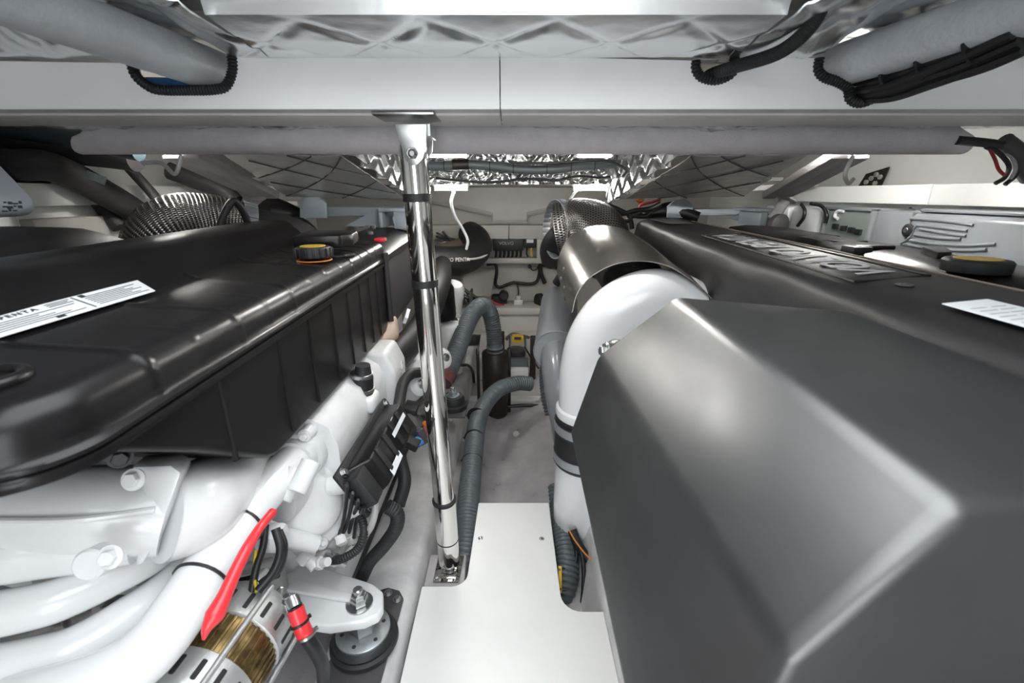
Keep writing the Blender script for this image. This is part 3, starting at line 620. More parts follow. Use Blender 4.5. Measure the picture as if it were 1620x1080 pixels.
part('coolant_pipe', tube([V((-1.12, .70, .45)), V((-.98, .54, .455)), V((-.86, .455, .46)), at(-60, 1066, d=.60), at(78, 1041, d=.62), at(136, 1018, d=.64), at(194, 983, d=.67), at(253, 942, d=.72), at(310, 885, d=.79), at(370, 810, d=.92)], .0325, 26), 'white', label='lower white coolant pipe at the front')
part('coolant_pipe', tube([at(110, 1062, d=.70), at(170, 1035, d=.71), at(230, 990, d=.75)], .016, 18), 'white')
cpts = [V((-1.1, .68, .40)), V((-.95, .50, .41)), V((-.80, .40, .42)), at(20, 1118, d=.58), at(130, 1088, d=.59), at(205, 1054, d=.61), at(256, 1006, d=.64), at(300, 944, d=.68), at(346, 876, d=.745), at(408, 790, d=.86), at(488, 704, d=1.06), at(540, 640, d=1.28)]
cc = part('charge_air_pipe', tube(cpts, .0395, 32), 'white', label='thick white pipe rising past the alternator')
tie(at(378, 832, d=.80), cpts[9] - cpts[8], .0415, parent=cc); tie(at(318, 918, d=.703), cpts[8] - cpts[7], .0415, parent=cc)
rp = [at(431, 810, d=.76), at(412, 833, d=.715), at(392, 865, d=.68), at(374, 900, d=.655), at(356, 940, d=.635), at(340, 972, d=.62), at(328, 992, d=.61), at(322, 1012, d=.605)]
part('heatshrink_lead', tube(rp, [.0075, .007, .0085, .009, .010, .0135, .0075, .002], 16), 'red', label='bright red heatshrink lead tied to the white pipe')
part('pipe_stay', tube([at(300, 870, d=.84), at(370, 790, d=.93), at(420, 735, d=1.05)], .009, 10), 'cable')
part('pipe_stay', tube([at(392, 765, d=.98), at(416, 738, d=1.04)], .0105, 10), 'steel')
for k, pts in enumerate(([(215, 915, .78), (255, 900, .80), (300, 880, .84)], [(150, 950, .74), (210, 950, .74), (250, 935, .76)], [(0, 1010, .66), (80, 985, .7), (140, 965, .74)])):
    part('fuel_line', tube([at(a, b, d=d) for a, b, d in pts], (.014, .010, .012)[k], 12), 'fitting')
part('line_clamp', box(at(100, 985, d=.69), (.02, .02, .03), bev=.004), 'steel'); part('line_clamp', box(at(180, 960, d=.73), (.03, .02, .02), bev=.004), 'steel'); part('line_clamp', disc(at(258, 902, d=.78), V((1, 0, .5)), .018, .02), 'steel')
part('front_plate', prism([(-.55, .82, .12), (-.56, .82, .62), (-1.15, .82, .70), (-1.15, .82, .10)], (0, .03, 0), .004), 'fitting')
# block and side castings
part('engine_block', prism([(-.60, .85, .12), (-.56, .85, .30), (-.545, .85, .60), (-1.1, .85, .75), (-1.1, .85, .12)], (0, 1.3, 0), .012), 'cast', label='white engine block')
for k in range(5):
    y = .95 + .24 * k
    part('block_rib', box((-.55, y, .33), (.03, .03, .36), bev=.008), 'cast')
mf = part('side_manifold', loft([[(-.545, y, .44), (-.47, y, .405), (-.42, y, .42), (-.405, y, .46), (-.405, y, .545), (-.42, y, .59), (-.46, y, .612), (-.545, y, .615)] for y in (.90, .92, 1.1, 1.28, 1.30)], closed=True), 'cast', smooth=60, label='long white side manifold under the tank')
part('manifold_pipe', tube([(-.50, .78, .475), (-.475, .95, .455), (-.455, 1.15, .43), (-.44, 1.36, .40)], .045, 22), 'cast', mf, 60)
part('manifold_end', prism([(-.545, 1.30, .36), (-.41, 1.30, .33), (-.375, 1.30, .42), (-.372, 1.30, .56), (-.40, 1.30, .625), (-.545, 1.30, .63)], (0, .15, 0), .014, 3), 'cast', mf)
part('raised_letters', textmesh('VOLVO', .042, V((-.371, 1.375, .50)), (0, .3, .95), (0, -.95, .3), .0015), 'cast', mf)
ht = at(492, 800, x=-.455)
hd = V((.62, -.62, .48))
th = part('thermostat_housing', join(lathe(ht - hd.normalized() * .05, hd, [(.092, 0), (.096, .01), (.096, .035), (.09, .042), (.072, .045), (.068, .058), (.060, .068), (.035, .074), (.01, .076)], 32),
     *[lathe(ht - hd.normalized() * .02 + (frame(hd)[0] * math.cos(a) + frame(hd)[1] * math.sin(a)) * .088, hd, [(.015, -.02), (.015, .012), (.012, .016)], 14) for a in (.3, 1.3, 2.5, 3.6, 4.7, 5.6)]), 'cast', smooth=45, label='round white thermostat housing')
for a in (.3, 1.3, 2.5, 3.6, 4.7, 5.6):
    part('bolt', hexbolt(ht - hd.normalized() * .005 + (frame(hd)[0] * math.cos(a) + frame(hd)[1] * math.sin(a)) * .088, hd, .007), 'cast', th)
cdir = (cpts[10] - cpts[9]).normalized(); ck = cpts[9].lerp(cpts[10], .78)
pc = part('pipe_collar', lathe(ck, cdir, [(.038, -.03), (.047, -.028), (.049, -.01), (.056, -.006), (.058, .0), (.058, .03), (.052, .036), (.04, .04)], 28), 'cast', cc, 45)
f1, f2, _ = frame(cdir)
for a in (.2, 2.0, 4.2):
    lp = ck + (f1 * math.cos(a) + f2 * math.sin(a)) * .062
    part('collar_lug', join(lathe(lp, cdir, [(.015, -.012), (.016, -.01), (.016, .03), (.013, .033)], 14), hexbolt(lp - cdir * .012, -cdir, .009)), 'cast', pc)
for q in ((447, 788), (470, 775)): part('housing_stub', lathe(at(*q, d=.90), V((-.2, -.6, -.5)), [(.020, -.06), (.020, 0), (.017, .004)], 16), 'cast', th)
part('side_stub', tube([ht + V((.03, .03, .03)), at(545, 765, d=1.03), at(560, 755, d=1.06)], .022, 16), 'cast', th)
part('drain_boss', join(tube([at(500, 860, d=.98), at(455, 850, d=.94), at(415, 835, d=.9)], .02, 14), box(at(430, 850, d=.88), (.05, .05, .04), bev=.01)), 'cast')
# low clutter: senders, unions and small hoses under the housing
for k, (x, y, d, r, m) in enumerate(((500, 872, 1.02, .018, 'fitting'), (520, 858, 1.04, .022, 'fitting'), (540, 850, 1.05, .017, 'cast'), (552, 838, 1.06, .02, 'fitting'), (505, 890, 1.0, .014, 'cast'), (528, 885, 1.02, .013, 'steel'), (556, 868, 1.07, .013, 'fitting'), (485, 880, 1.0, .02, 'cast'))):
    a = V((math.cos(k * 1.7), -.4, math.sin(k * 1.7)))
    part('pipe_union', join(tube([at(x, y, d=d) - a * .03, at(x, y, d=d) + a * .03], r * .7, 12), lathe(at(x, y, d=d) - a.normalized() * .012, a, [(r, 0), (r * 1.1, .004), (r * 1.1, .02), (r, .024)], 6)), m)
part('small_hose', tube([at(570, 812, d=1.02), at(576, 840, d=1.0), at(566, 868, d=1.0), at(540, 884, d=1.0), at(522, 886, d=1.02)], .0095, 10, corr=(.006, .0008)), 'rubber', smooth=60)
for pts, r, m in (([(588, 770, 1.0), (594, 800, .99), (588, 830, 1.0), (575, 850, 1.02)], .008, 'fitting'), ([(580, 800, 1.0), (566, 806, 1.0), (553, 815, 1.03)], .012, 'cast'), ([(440, 840, .84), (448, 865, .83), (440, 900, .82), (412, 925, .80)], .0085, 'cable'), ([(420, 830, .86), (416, 865, .84), (405, 900, .82), (398, 940, .8)], .007, 'cable'), ([(436, 836, .83), (444, 870, .82), (432, 905, .81), (408, 935, .79)], .008, 'cable'), ([(405, 870, .83), (402, 905, .82), (406, 935, .79)], .0028, 'yellowwire'), ([(330, 905, .88), (380, 900, .88), (430, 890, .92)], .012, 'fitting'), ([(330, 930, .9), (385, 922, .9), (440, 905, .95)], .012, 'voiddark')):
    part('engine_wire' if r < .0125 and m in ('cable', 'yellowwire') else 'small_pipe', tube([at(a, b, d=d) for a, b, d in pts], r, 10), m)
# breather stub
br = at(574, 612, x=-.425); ba = V((.1, -.05, 1))
bz = part('breather_stub', box(br + V((.0, 0, -.045)), (.075, .075, .05), bev=.014, seg=3), 'cast')
part('rubber_sleeve', lathe(br + V((0, 0, -.02)), ba, [(.026, 0), (.028, .006), (.028, .055), (.024, .06), (.02, .09)], 18), 'rubber', bz)
for h in (-.012, .034): part('hose_clamp', lathe(br + V((0, 0, h)), ba, [(.0285, 0), (.0305, .001), (.0305, .011), (.0285, .012)], 20), 'steel', bz)
# control unit
ea, ec = at(556, 785, x=-.35), at(622, 662, x=-.35)
eu = (ec - ea).normalized(); en = V((.80, -.12, .45)); en = (en - eu * en.dot(eu)).normalized(); ev = en.cross(eu)
mid = (ea + ec) / 2 + V((0, .01, 0)); R = Matrix((eu, ev, en)).transposed()
ecu = part('engine_control_unit', box(mid, ((ec - ea).length + .03, .125, .012), R=R, bev=.004), 'rubber', label='black engine control unit on its mounting plate')
part('control_unit_body', hull8([mid + eu * a + ev * b + en * .006 for a, b in ((-.165, -.05), (.17, -.05), (.17, .05), (-.165, .05))], [mid + eu * a + ev * b + en * .055 for a, b in ((-.13, -.042), (.15, -.042), (.15, .036), (-.13, .036))], .006), 'tank', ecu)
for k in range(4): part('cooling_rib', box(mid + eu * (-.09 + .06 * k) + en * .056 + ev * .005, (.018, .07, .008), R=R, bev=.003), 'rubber', ecu)
part('unit_label', box(mid + eu * -.06 + en * .0585 - ev * .032, (.085, .018, .001), R=R), 'label', ecu); part('unit_label', box(mid + eu * .06 + en * .0605 + ev * .012, (.12, .012, .001), R=R), 'label', ecu)
for a, b in ((-.17, .05), (-.17, -.05), (.17, .05), (.17, -.05)): part('bolt', hexbolt(mid + eu * a + ev * b + en * .006, en, .008), 'steel', ecu)
part('plug', box(mid + eu * -.175 + en * .03, (.05, .08, .035), R=R, bev=.006), 'rubber', ecu)
for k in range(4): part('wire', tube([mid + eu * -.18 + ev * (-.03 + .02 * k), mid + eu * -.21 + ev * (-.03 + .02 * k) + en * .02, at(566 - 8 * k, 815 + 5 * k, d=1.02), at(560 - 10 * k, 850, d=1.05)], .0045, 8), 'cable', ecu)
# loom beside the control unit
part('wiring_loom', tube([at(612, 800, d=1.03), at(628, 812, d=1.04), at(626, 835, d=1.06), at(608, 862, d=1.10), at(585, 888, d=1.14), at(572, 915, d=1.18)], .0165, 14, corr=(.006, .0008)), 'rubber', smooth=60, label='thick black corrugated wiring loom')
part('wiring_loom', tube([at(668, 588, d=1.55), at(650, 592, d=1.5), at(638, 606, d=1.45), at(632, 635, d=1.38), at(628, 668, d=1.3), at(632, 720, d=1.25), at(640, 760, d=1.22), at(630, 800, d=1.2)], .018, 14), 'rubber')
for k, (x, y, d, m, s) in enumerate(((650, 648, 1.45, 'rubber', .045), (664, 652, 1.46, 'rubber', .04), (655, 668, 1.42, 'slate', .04), (668, 668, 1.44, 'rubber', .035), (652, 686, 1.38, 'rubber', .045), (664, 690, 1.38, 'slate', .035), (674, 672, 1.42, 'orange', .018), (673, 684, 1.4, 'redd', .022), (662, 698, 1.36, 'blue', .022), (650, 700, 1.35, 'rubber', .035))):
    part('connector', box(at(x, y, d=d), (s, s * 1.5, s * .8), rot=(.3 * k, .2, .5 * k), bev=.004), m)
# black hose elbow and white lumps behind the post
part('coolant_hose', tube([at(600, 600, d=1.5), at(618, 572, d=1.56), at(645, 545, d=1.7), at(668, 515, d=1.85), at(686, 475, d=2.0), at(698, 440, d=2.3), at(700, 418, d=2.75)], .053, 24), 'rubber', label='thick black coolant hose below the control housing')
part('hose_tag', box(at(643, 500, d=1.62), (.012, .05, .03), rot=(.5, .4, .2)), 'label')
part('copper_cover', tube([at(595, 545, d=1.55), at(612, 527, d=1.62), at(620, 505, d=1.7)], [.03, .045, .02], 16), mat('tan_cover', (.50, .38, .30), .5))
for x, y, d, r in ((655, 560, 1.75, .06), (668, 590, 1.7, .05), (650, 612, 1.6, .045), (690, 570, 1.9, .05)):
    part('side_casting', lathe(at(x, y, d=d), V((.7, -.5, .4)), [(r * 1.2, -.06), (r * 1.2, .0), (r, .02), (r * .9, .05), (r * .5, .065)], 18), 'cast')
    part('bolt', hexbolt(at(x, y, d=d) + V((.7, -.5, .4)).normalized() * .065, V((.7, -.5, .4)), .012), 'steel')
gb = part('gearbox', join(lathe(at(712, 470, d=2.5), V((.2, -.2, 1)), [(.06, -.35), (.075, -.3), (.075, .06), (.06, .085), (.03, .09)], 24), box(at(712, 540, d=2.5), (.16, .3, .3), bev=.03, seg=3)), 'cast', label='white gearbox behind the chrome post')
for q in ((716, 487), (705, 507), (722, 500)): part('bolt', hexbolt(at(*q, d=2.42), V((.4, -.8, .3)), .014), 'fitting', gb)
part('oil_filter', lathe(at(700, 470, d=2.25), V((0, -.3, 1)), [(.05, -.12), (.062, -.11), (.062, .05), (.05, .075), (.02, .082)], 22), 'tank')
part('gearbox_sensor', disc(at(719, 506, d=2.38), V((.3, -1, .2)), .016, .02), 'rubber', gb)
for k in range(9):
    a = random.uniform(0, 6.28)
    part('loom_wire', tube([at(735 + 12 * math.cos(a), 455 + 10 * math.sin(a), d=2.6), at(742 + 14 * math.cos(a + 1), 465 + 12 * math.sin(a * 2), d=2.55), at(748 + 12 * math.sin(a), 480 + 10 * math.cos(a), d=2.6), at(755 + 12 * math.sin(a * 2), 470, d=2.75)], .007, 8), 'cable')

# ---- engine foot and its rubber mount
ft = part('engine_foot', prism([at(x, y, z=.168) for x, y in ((352, 905), (405, 880), (455, 868), (500, 893), (590, 922), (606, 935), (606, 958), (598, 972), (575, 982), (520, 990), (478, 984), (440, 958), (395, 935))], (0, 0, -.028), .006, 3), 'white', label='white cast engine foot')
part('foot_web', prism([at(455, 915, z=.17), at(560, 945, z=.17), at(555, 955, z=.17), at(440, 935, z=.17)], (0, 0, .012), .003), 'white', ft)
part('foot_upright', hull8([at(400, 930, z=.16), at(470, 905, z=.16), at(480, 880, z=.16) + V((0, .08, 0)), at(380, 890, z=.16) + V((0, .05, 0))], [V((-.56, .80, .36)), V((-.50, .86, .36)), V((-.52, .98, .36)), V((-.58, .95, .36))], .012), 'cast', ft)
bc = at(569, 955, z=.168); MC = V((bc.x, bc.y, 0))
part('foot_nut', join(hexbolt(bc, (0, 0, 1), .021, True), lathe(bc, (0, 0, 1), [(.011, .02), (.011, .045), (.008, .048)], 12), lathe(bc + V((0, 0, .02)), (0, 0, 1), [(.017, 0), (.017, .012), (.015, .014)], 6)), 'steel', ft)
part('stone_grommet', disc(at(500, 985, z=.15), (-.2, -1, .2), .016, .004), 'fitting', ft)
mt = thing('engine_mount', 'round black rubber engine mount under the white engine foot', 'engine mount', (MC.x, MC.y, .036))
obj('base_plate', prism([(-.300, .70, .036), (-.298, .93, .036), (-.315, .955, .036), (-.35, .965, .036), (-.435, .93, .036), (-.435, .58, .036), (-.305, .56, .036)], (0, 0, .010), .003), 'slate', mt)
obj('rubber_body', lathe((MC.x, MC.y, .046), (0, 0, 1), [(.078, 0), (.082, .006), (.081, .014), (.073, .018), (.075, .026), (.070, .034), (.06, .04)], 36), 'rubber', mt)
rg = obj('flange_ring', lathe((MC.x, MC.y, .082), (0, 0, 1), [(.020, 0), (.062, 0), (.064, .002), (.064, .007), (.061, .009), (.020, .009)], 36), 'galv', mt, label='galvanised flange ring')
for k in range(6): obj('ring_hole', disc((MC.x + .049 * math.cos(k * 1.047 + .4), MC.y + .049 * math.sin(k * 1.047 + .4), .0905), (0, 0, 1), .005, .001, 10), 'ink', rg)
obj('spacer_nut', lathe((MC.x, MC.y, .090), (0, 0, 1), [(.030, 0), (.032, .003), (.032, .045), (.028, .05)], 6), 'steel', mt)
for q in ((-.315, .925), (-.325, .60), (-.415, .60), (-.345, .945)): obj('plate_bolt', hexbolt((q[0], q[1], .046), (0, 0, 1), .008), 'steel', mt)

# ---- alternator
ao = at(348, 1046, z=.335); aa = V((.10, 1.0, .03)).normalized()
al = part('alternator', lathe(ao, aa, [(.02, -.125), (.045, -.12), (.05, -.10), (.078, -.095), (.086, -.085), (.087, -.035), (.083, -.032)], 40), 'alu', label='cast aluminium alternator with golden stator')
st = part('stator', lathe(ao, aa, [(.080, -.034), (.081, -.032), (.081, .028), (.080, .03)], 48), 'gold', al, label='golden stator laminations')
e1, e2, _ = frame(aa)
for k in range(36):
    a = 2 * math.pi * k / 36; rd = e1 * math.cos(a) + e2 * math.sin(a); RR = Matrix((aa.cross(rd), rd, aa)).transposed()
    part('stator_bar', box(ao + rd * .0815 - aa * .002, (.007, .004, .062), R=RR, bev=.001), 'gold', st)
rh = part('rear_housing', lathe(ao, aa, [(.083, .028), (.087, .031), (.087, .07), (.082, .09), (.07, .102), (.045, .106), (.04, .115), (.01, .117)], 40), 'alu', al)
for k in range(16):
    a = 2 * math.pi * k / 16; rd = e1 * math.cos(a) + e2 * math.sin(a); RR = Matrix((aa.cross(rd), rd, aa)).transposed()
    for h, nm in ((.055, rh), (-.062, al)):
        sl = part('vent_slot', box(ao + rd * .0855 + aa * h, (.009, .006, .030), R=RR, bev=.0028), 'voiddark', nm)  # slots are solid dark boxes, their inner shade is only colour
        if k % 2 == 0: part('winding', box(ao + rd * .0872 + aa * h, (.004, .002, .008), R=RR, bev=.0005), 'copper', sl)
for k in range(4):
    a = 1.57 * k + .6; rd = e1 * math.cos(a) + e2 * math.sin(a)
    part('through_bolt', join(tube([ao + rd * .093 - aa * .10, ao + rd * .093 + aa * .09], .005, 10), hexbolt(ao + rd * .093 - aa * .10, -aa, .009)), 'alu', al)
part('alternator_bracket', tube([at(372, 968, d=.79), at(400, 928, d=.82), at(418, 908, d=.86)], .013, 12), 'alu', al)
part('belt_guard', prism([at(x, y, d=.72) for x, y in ((235, 1110), (262, 1060), (300, 1075), (330, 1110))], (0, .02, 0)), 'rubber', al)
part('terminal', join(hexbolt(at(458, 955, d=.83), V((0, -.2, 1)), .013, True, .012), tube([at(440, 985, d=.83), at(452, 965, d=.83)], .014, 12)), 'steel', al)
part('spring_clip', tube([at(438, 936, d=.86), at(445, 930, d=.86), at(441, 942, d=.86)], .004, 8), 'steel', al)
bcab = thing('battery_cable', 'black battery cable with red sleeve beside the alternator', 'cable', at(505, 1050, d=.84))
obj('cable', tube([at(466, 958, d=.80), at(476, 990, d=.80), at(487, 1010, d=.80), at(500, 1030, d=.81), at(511, 1055, d=.83), at(512, 1090, d=.88)], .0125, 14), 'cable', bcab)
obj('red_sleeve', tube([at(467, 962, d=.80), at(476, 988, d=.797), at(484, 1006, d=.80)], .0145, 16), 'red', bcab, label='red sleeve')
obj('cable_end', tube([at(461, 946, d=.81), at(467, 962, d=.80)], .012, 12), 'steel', bcab)
for q in ((474, 985), (485, 1005)): tie(at(*q, d=.797), at(484, 1006, d=.8) - at(467, 962, d=.8), .0148, 'cable' if q[0] < 480 else 'steel', bcab)
part('side_plate', prism([(-1.1, .84, .12), (-1.1, .84, .86), (-1.3, .84, .86), (-1.3, .84, .2)], (0, 1.2, 0), .01), 'cast')
part('sump', prism([(-.50, .86, .10), (-.47, .86, .02), (-.9, .86, -.06), (-.95, .86, .12)], (0, 1.1, 0), .01), 'cast')

# ================================================================== RIGHT ENGINE
ER = thing('marine_engine', 'right marine engine with lettered black cover, airbox and white exhaust riser', 'engine', (0.75, 1.3, 0.035))
def rpart(name, g, m, parent=None, smooth=38, label=None): return obj(name, g, m, parent if parent is not None else ER, smooth, label)
rise = lambda y: 0.021 * (y - 0.8)
rprof = [(.555, .66), (.542, .80), (.536, .90), (.537, .928), (.543, .940), (.556, .948), (.575, .955), (.60, .960), (.66, .963), (.72, .963), (.775, .960), (.80, .956), (.815, .948), (.828, .930), (.84, .88), (.845, .70)]
secs = []
for i in range(90):
    y = .30 + 1.96 * i / 89; e = 1.0
    if y > 2.18: e = math.sqrt(max(0, 1 - ((y - 2.18) / .082) ** 2))
    secs.append([(x + (.045 * (y - .7) if x < .7 else 0) + (.006 * nz(y * 6, z * 9, 2) if z < .93 and x < .6 else 0), y, (z + rise(y) - (1 - e) * .06)) for x, z in rprof])
rc = rpart('engine_cover', loft(secs), 'matte', smooth=55, label='matte black engine cover with silver lettering')
# lettered panel
def onr(x, y, up=0.0): return V((x, y, .9635 + rise(y) + up))
fr = [onr(.575, .735, -.003), onr(.735, .775, .0005), onr(.745, 1.47, .0005), onr(.60, 1.43, -.002)]
rpart('panel_border', sweep([V(p) for p in fr], .0026, 8, closed=True), 'matte', rc)
rpart('raised_lettering', textmesh('VOLVO PENTA', .125, onr(.662, 1.10, .0012), (0, 1, .021), (-1, 0, 0), .0005, .0006, 1.04, .0, width=.64), 'silverink', rc, label='silver raised lettering')
rpart('cover_highlight', tube([onr(.785, .45, -.003), onr(.785, 1.2, -.003), onr(.785, 2.0, -.003)], .0022, 6), mat('tan_highlight', (.16, .13, .10), .5), rc)  # tan line paints the yellowish highlight along the cover's outboard edge
rpart('cover_screw', join(disc(onr(.628, .70, -.001), (0, 0, 1), .012, .002), disc(onr(.628, .70, .0005), (0, 0, 1), .006, .002)), 'slate', rc)
rpart('pale_label', prism([onr(.62, 1.82, .001), onr(.62, 2.06, .001), onr(.72, 2.06, .001), onr(.72, 1.82, .001)], (0, 0, .001)), mat('faded_label', (.14, .13, .13), .5), rc)
L0 = at(1490, 481, z=.9605); L1 = at(1562, 474, z=.9625)
lb = rpart('information_label', prism([L0, L1, L1 + V((.01, -.26, -.005)), L0 + V((.0, -.26, -.005))], (0, 0, .0012)), 'label', rc, label='white information label')
pv = (L1 - L0); ln = V((0, -1, -.019))
rpart('label_print', join(*[prism([L0 + pv * a + ln * (.03 + .012 * k) + V((0, 0, .0014)), L0 + pv * b + ln * (.03 + .012 * k) + V((0, 0, .0014)), L0 + pv * b + ln * (.0325 + .012 * k) + V((0, 0, .0014)), L0 + pv * a + ln * (.0325 + .012 * k) + V((0, 0, .0014))], (0, 0, .0002)) for k in range(14) for a, b in ((.12, .45 + .03 * (k % 3)), (.55, .86))]), mat('pale_print', (.45, .46, .47), .6), lb)
# outboard glossy cover
secs = []
for i in range(40):
    y = .55 + 1.3 * i / 39; b = .012 * math.exp(-((y - 1.35) / .12) ** 2)
    secs.append([(.86, y, .80), (.865, y, .930 + rise(y)), (.885, y, .950 + rise(y) + b), (.95, y, .957 + rise(y) + b), (1.08, y, .952 + rise(y)), (1.12, y, .92 + rise(y)), (1.14, y, .75)])
oc = rpart('outboard_cover', loft(secs), 'tank', smooth=50, label='glossy black outboard tank with yellow cap')
oy = at(1545, 416, z=.972)
rpart('filler_cap', lathe(oy + V((0, 0, -.016)), (0, 0, 1), [(.05, 0), (.052, .004), (.052, .02), (.048, .024), (.03, .025)], 28), 'rubber', oc); rpart('cap_disc', disc(oy + V((0, 0, .008)), (0, 0, 1), .036, .002, 28), 'ygold', oc)
rpart('cap_guard', prism([at(x, y, z=.956) for x, y in ((1455, 402), (1492, 402), (1503, 412), (1480, 413))], (0, 0, .02), .004), 'tank', oc)
rpart('cover_clip', box(at(1355, 395, z=.962), (.05, .05, .02), bev=.005), 'rubber', oc)
for k in range(3): rpart('cover_rib', box(at(1300 + 40 * k, 375 + 8 * k, z=.968), (.10, .03, .012), bev=.004), 'tank', oc)
# block, mostly hidden
rpart('engine_block', prism([(.56, .5, .12), (.55, .5, .64), (1.1, .5, .70), (1.1, .5, .12)], (0, 1.6, 0), .012), 'cast')
# ---- airbox in the foreground
near = [(.125, .20, .55), (.185, .215, .80), (.283, .232, .912), (.532, .235, .918), (.535, .22, .55)]
far = [(.135, .925, .56), (.196, .945, .752), (.31, .83, .915), (.536, .675, .926), (.535, .70, .56)]
def airbox():
    g = hull8(near, far)
    bm = bmesh.new(); vv = [bm.verts.new(v) for v in g[0]]; [bm.faces.new([vv[i] for i in f]) for f in g[1]]
    bmesh.ops.recalc_face_normals(bm, faces=bm.faces)
    bmesh.ops.bevel(bm, geom=[e for e in bm.edges], offset=.014, segments=4, profile=.5, affect='EDGES', clamp_overlap=True)
    return from_bm(bm)
ab = rpart('airbox', airbox(), 'airbox', smooth=60, label='large charcoal airbox with chamfered top edge in the foreground')
bt = at(947, 550, d=1.02)
rpart('airbox_ear', lathe(bt + V((.035, .0, -.01)), V((-1, -.25, .1)), [(.028, -.03), (.03, 0), (.024, .012), (.012, .014)], 18), 'airbox', ab)
rpart('airbox_bolt', join(hexbolt(bt + V((.015, -.005, -.006)), V((-1, -.25, .1)), .012), disc(bt + V((.028, -.002, -.008)), V((-1, -.25, .1)), .022, .014)), 'steel', ab)
# ---- white exhaust riser
RX, RY = .252, 1.33
rs = rpart('exhaust_riser', tube([(RX, RY, .33), (RX, RY, .45), (RX, RY, .55), (RX + .02, RY, .655), (RX + .075, RY, .74), (RX + .16, RY, .785), (RX + .25, RY - .005, .775), (RX + .33, RY - .03, .72), (RX + .36, RY - .05, .64)], .097, 40), 'white', smooth=60, label='thick white exhaust riser arching over the airbox')
zc = .415
rpart('riser_collar', lathe((RX, RY, zc), (0, 0, 1), [(.097, -.02), (.104, -.015), (.107, 0), (.105, .012), (.098, .018)], 40), 'white', rs)
hs = rpart('hump_hose', lathe((RX, RY, .0), (0, 0, 1), [(.098, .215), (.104, .22), (.104, .25), (.106, .27), (.106, .34), (.104, .37), (.104, .39), (.099, .395)], 40), 'rubber', rs, label='black rubber hose joint')
for z in (.232, .345):
    rpart('hose_clamp', lathe((RX, RY, z), (0, 0, 1), [(.105, 0), (.1085, .001), (.1085, .030), (.105, .031)], 40), 'band', hs, label='grey steel clamp band')
    for dz in (-.004, .033): rpart('band_edge', ring((RX, RY, z + dz), (0, 0, 1), .1068, .002, 36, 6), 'ink', hs)
rpart('exhaust_tail', lathe((RX, RY, 0), (0, 0, 1), [(.06, -.060), (.085, -.055), (.095, -.045), (.100, -.02), (.102, .05), (.100, .15), (.097, .215)], 40), 'white', rs, 60)
# ---- stainless heat shield
def arch(y, pts):
    f = (y - 1.42) / .40; kx = .66 + .22 * f; ky = -.45 + .40 * f
    return [V((.19 + (x - .19) * kx, y - .03 * (1 - f) + ky * (x - .19) * kx, z + .02 * (1 - f) * max(0, min(1, (x - .3) / .3)))) for x, z in smooth2(pts)]
def smooth2(pts): return [(p.x, p.z) for p in smooth_path([V((x, 0, z)) for x, z in pts], 6)]
A = [arch(1.42, [(.195, .735), (.215, .80), (.27, .855), (.36, .892), (.47, .902), (.58, .885), (.69, .84), (.775, .785), (.785, .75)]),
     arch(1.47, [(.193, .735), (.21, .80), (.262, .86), (.352, .898), (.465, .908), (.575, .892), (.685, .85), (.765, .79), (.775, .755)]),
     arch(1.54, [(.19, .74), (.203, .82), (.25, .883), (.345, .924), (.455, .932), (.56, .912), (.65, .86), (.70, .80), (.705, .76)]),
     arch(1.68, [(.187, .765), (.197, .84), (.24, .91), (.33, .952), (.44, .958), (.54, .935), (.625, .88), (.67, .82), (.675, .78)]),
     arch(1.82, [(.185, .79), (.192, .86), (.235, .932), (.32, .974), (.42, .978), (.51, .955), (.59, .90), (.635, .84), (.64, .80)])]
hsd = rpart('heat_shield', thick(loft(A, caps=False), .003), 'brushed', smooth=50, label='brushed stainless heat shield over the riser')
for q in ((888, 440), (893, 455), (899, 470), (892, 425)): rpart('rivet', disc(at(*q, y=1.52), V((-1, -.3, .2)), .006, .004, 10), 'steel', hsd)
rpart('riser_pipe', tube([(.45, 1.45, .74), (.45, 1.7, .80), (.42, 2.0, .86)], .11, 24), 'darkhose')
# ---- perforated elbow at the far end
pr, PR = perforated([(.225, 2.27, .93), (.31, 2.25, .945), (.385, 2.18, .935), (.42, 2.06, .885), (.42, 1.95, .82)], [.128, .134, .134, .125, .115], 30, 64, ER, .78, label='exhaust elbow in perforated shield on the right engine')
segband(pr, (.228, 2.268, .93), V((-1, -.35, 0)), .142, .04, 34)
rpart('outlet_hose', tube([(.26, 2.30, .91), (.225, 2.36, .86), (.215, 2.48, .80), (.23, 2.6, .74)], .062, 22), 'rubber')
# ---- grey water-lift pipe
gA, gB = at(880, 556, d=1.78), at(885, 475, d=2.3); gd = (gB - gA).normalized()
mu = rpart('raw_water_silencer', lathe(gA, gd, [(.02, -.001), (.088, 0), (.092, .004), (.092, .55), (.085, .57)], 36), 'greypaint', label='light grey cylindrical silencer')
rpart('silencer_outlet', tube([gA + gd * .03, gA - gd * .02 + V((0, 0, -.03)), at(886, 620, d=1.72), at(900, 690, d=1.70), at(908, 770, d=1.66)], .060, 26), 'greypaint', mu, 60)
rpart('cap_rim', ring(gA, gd, .0905, .003, 36, 6), 'greypaint', mu)
rpart('black_strap', tube([at(880, 448, d=2.2), at(893, 432, d=2.15), at(900, 455, d=2.1), at(898, 510, d=2.0)], .022, 12), 'rubber')
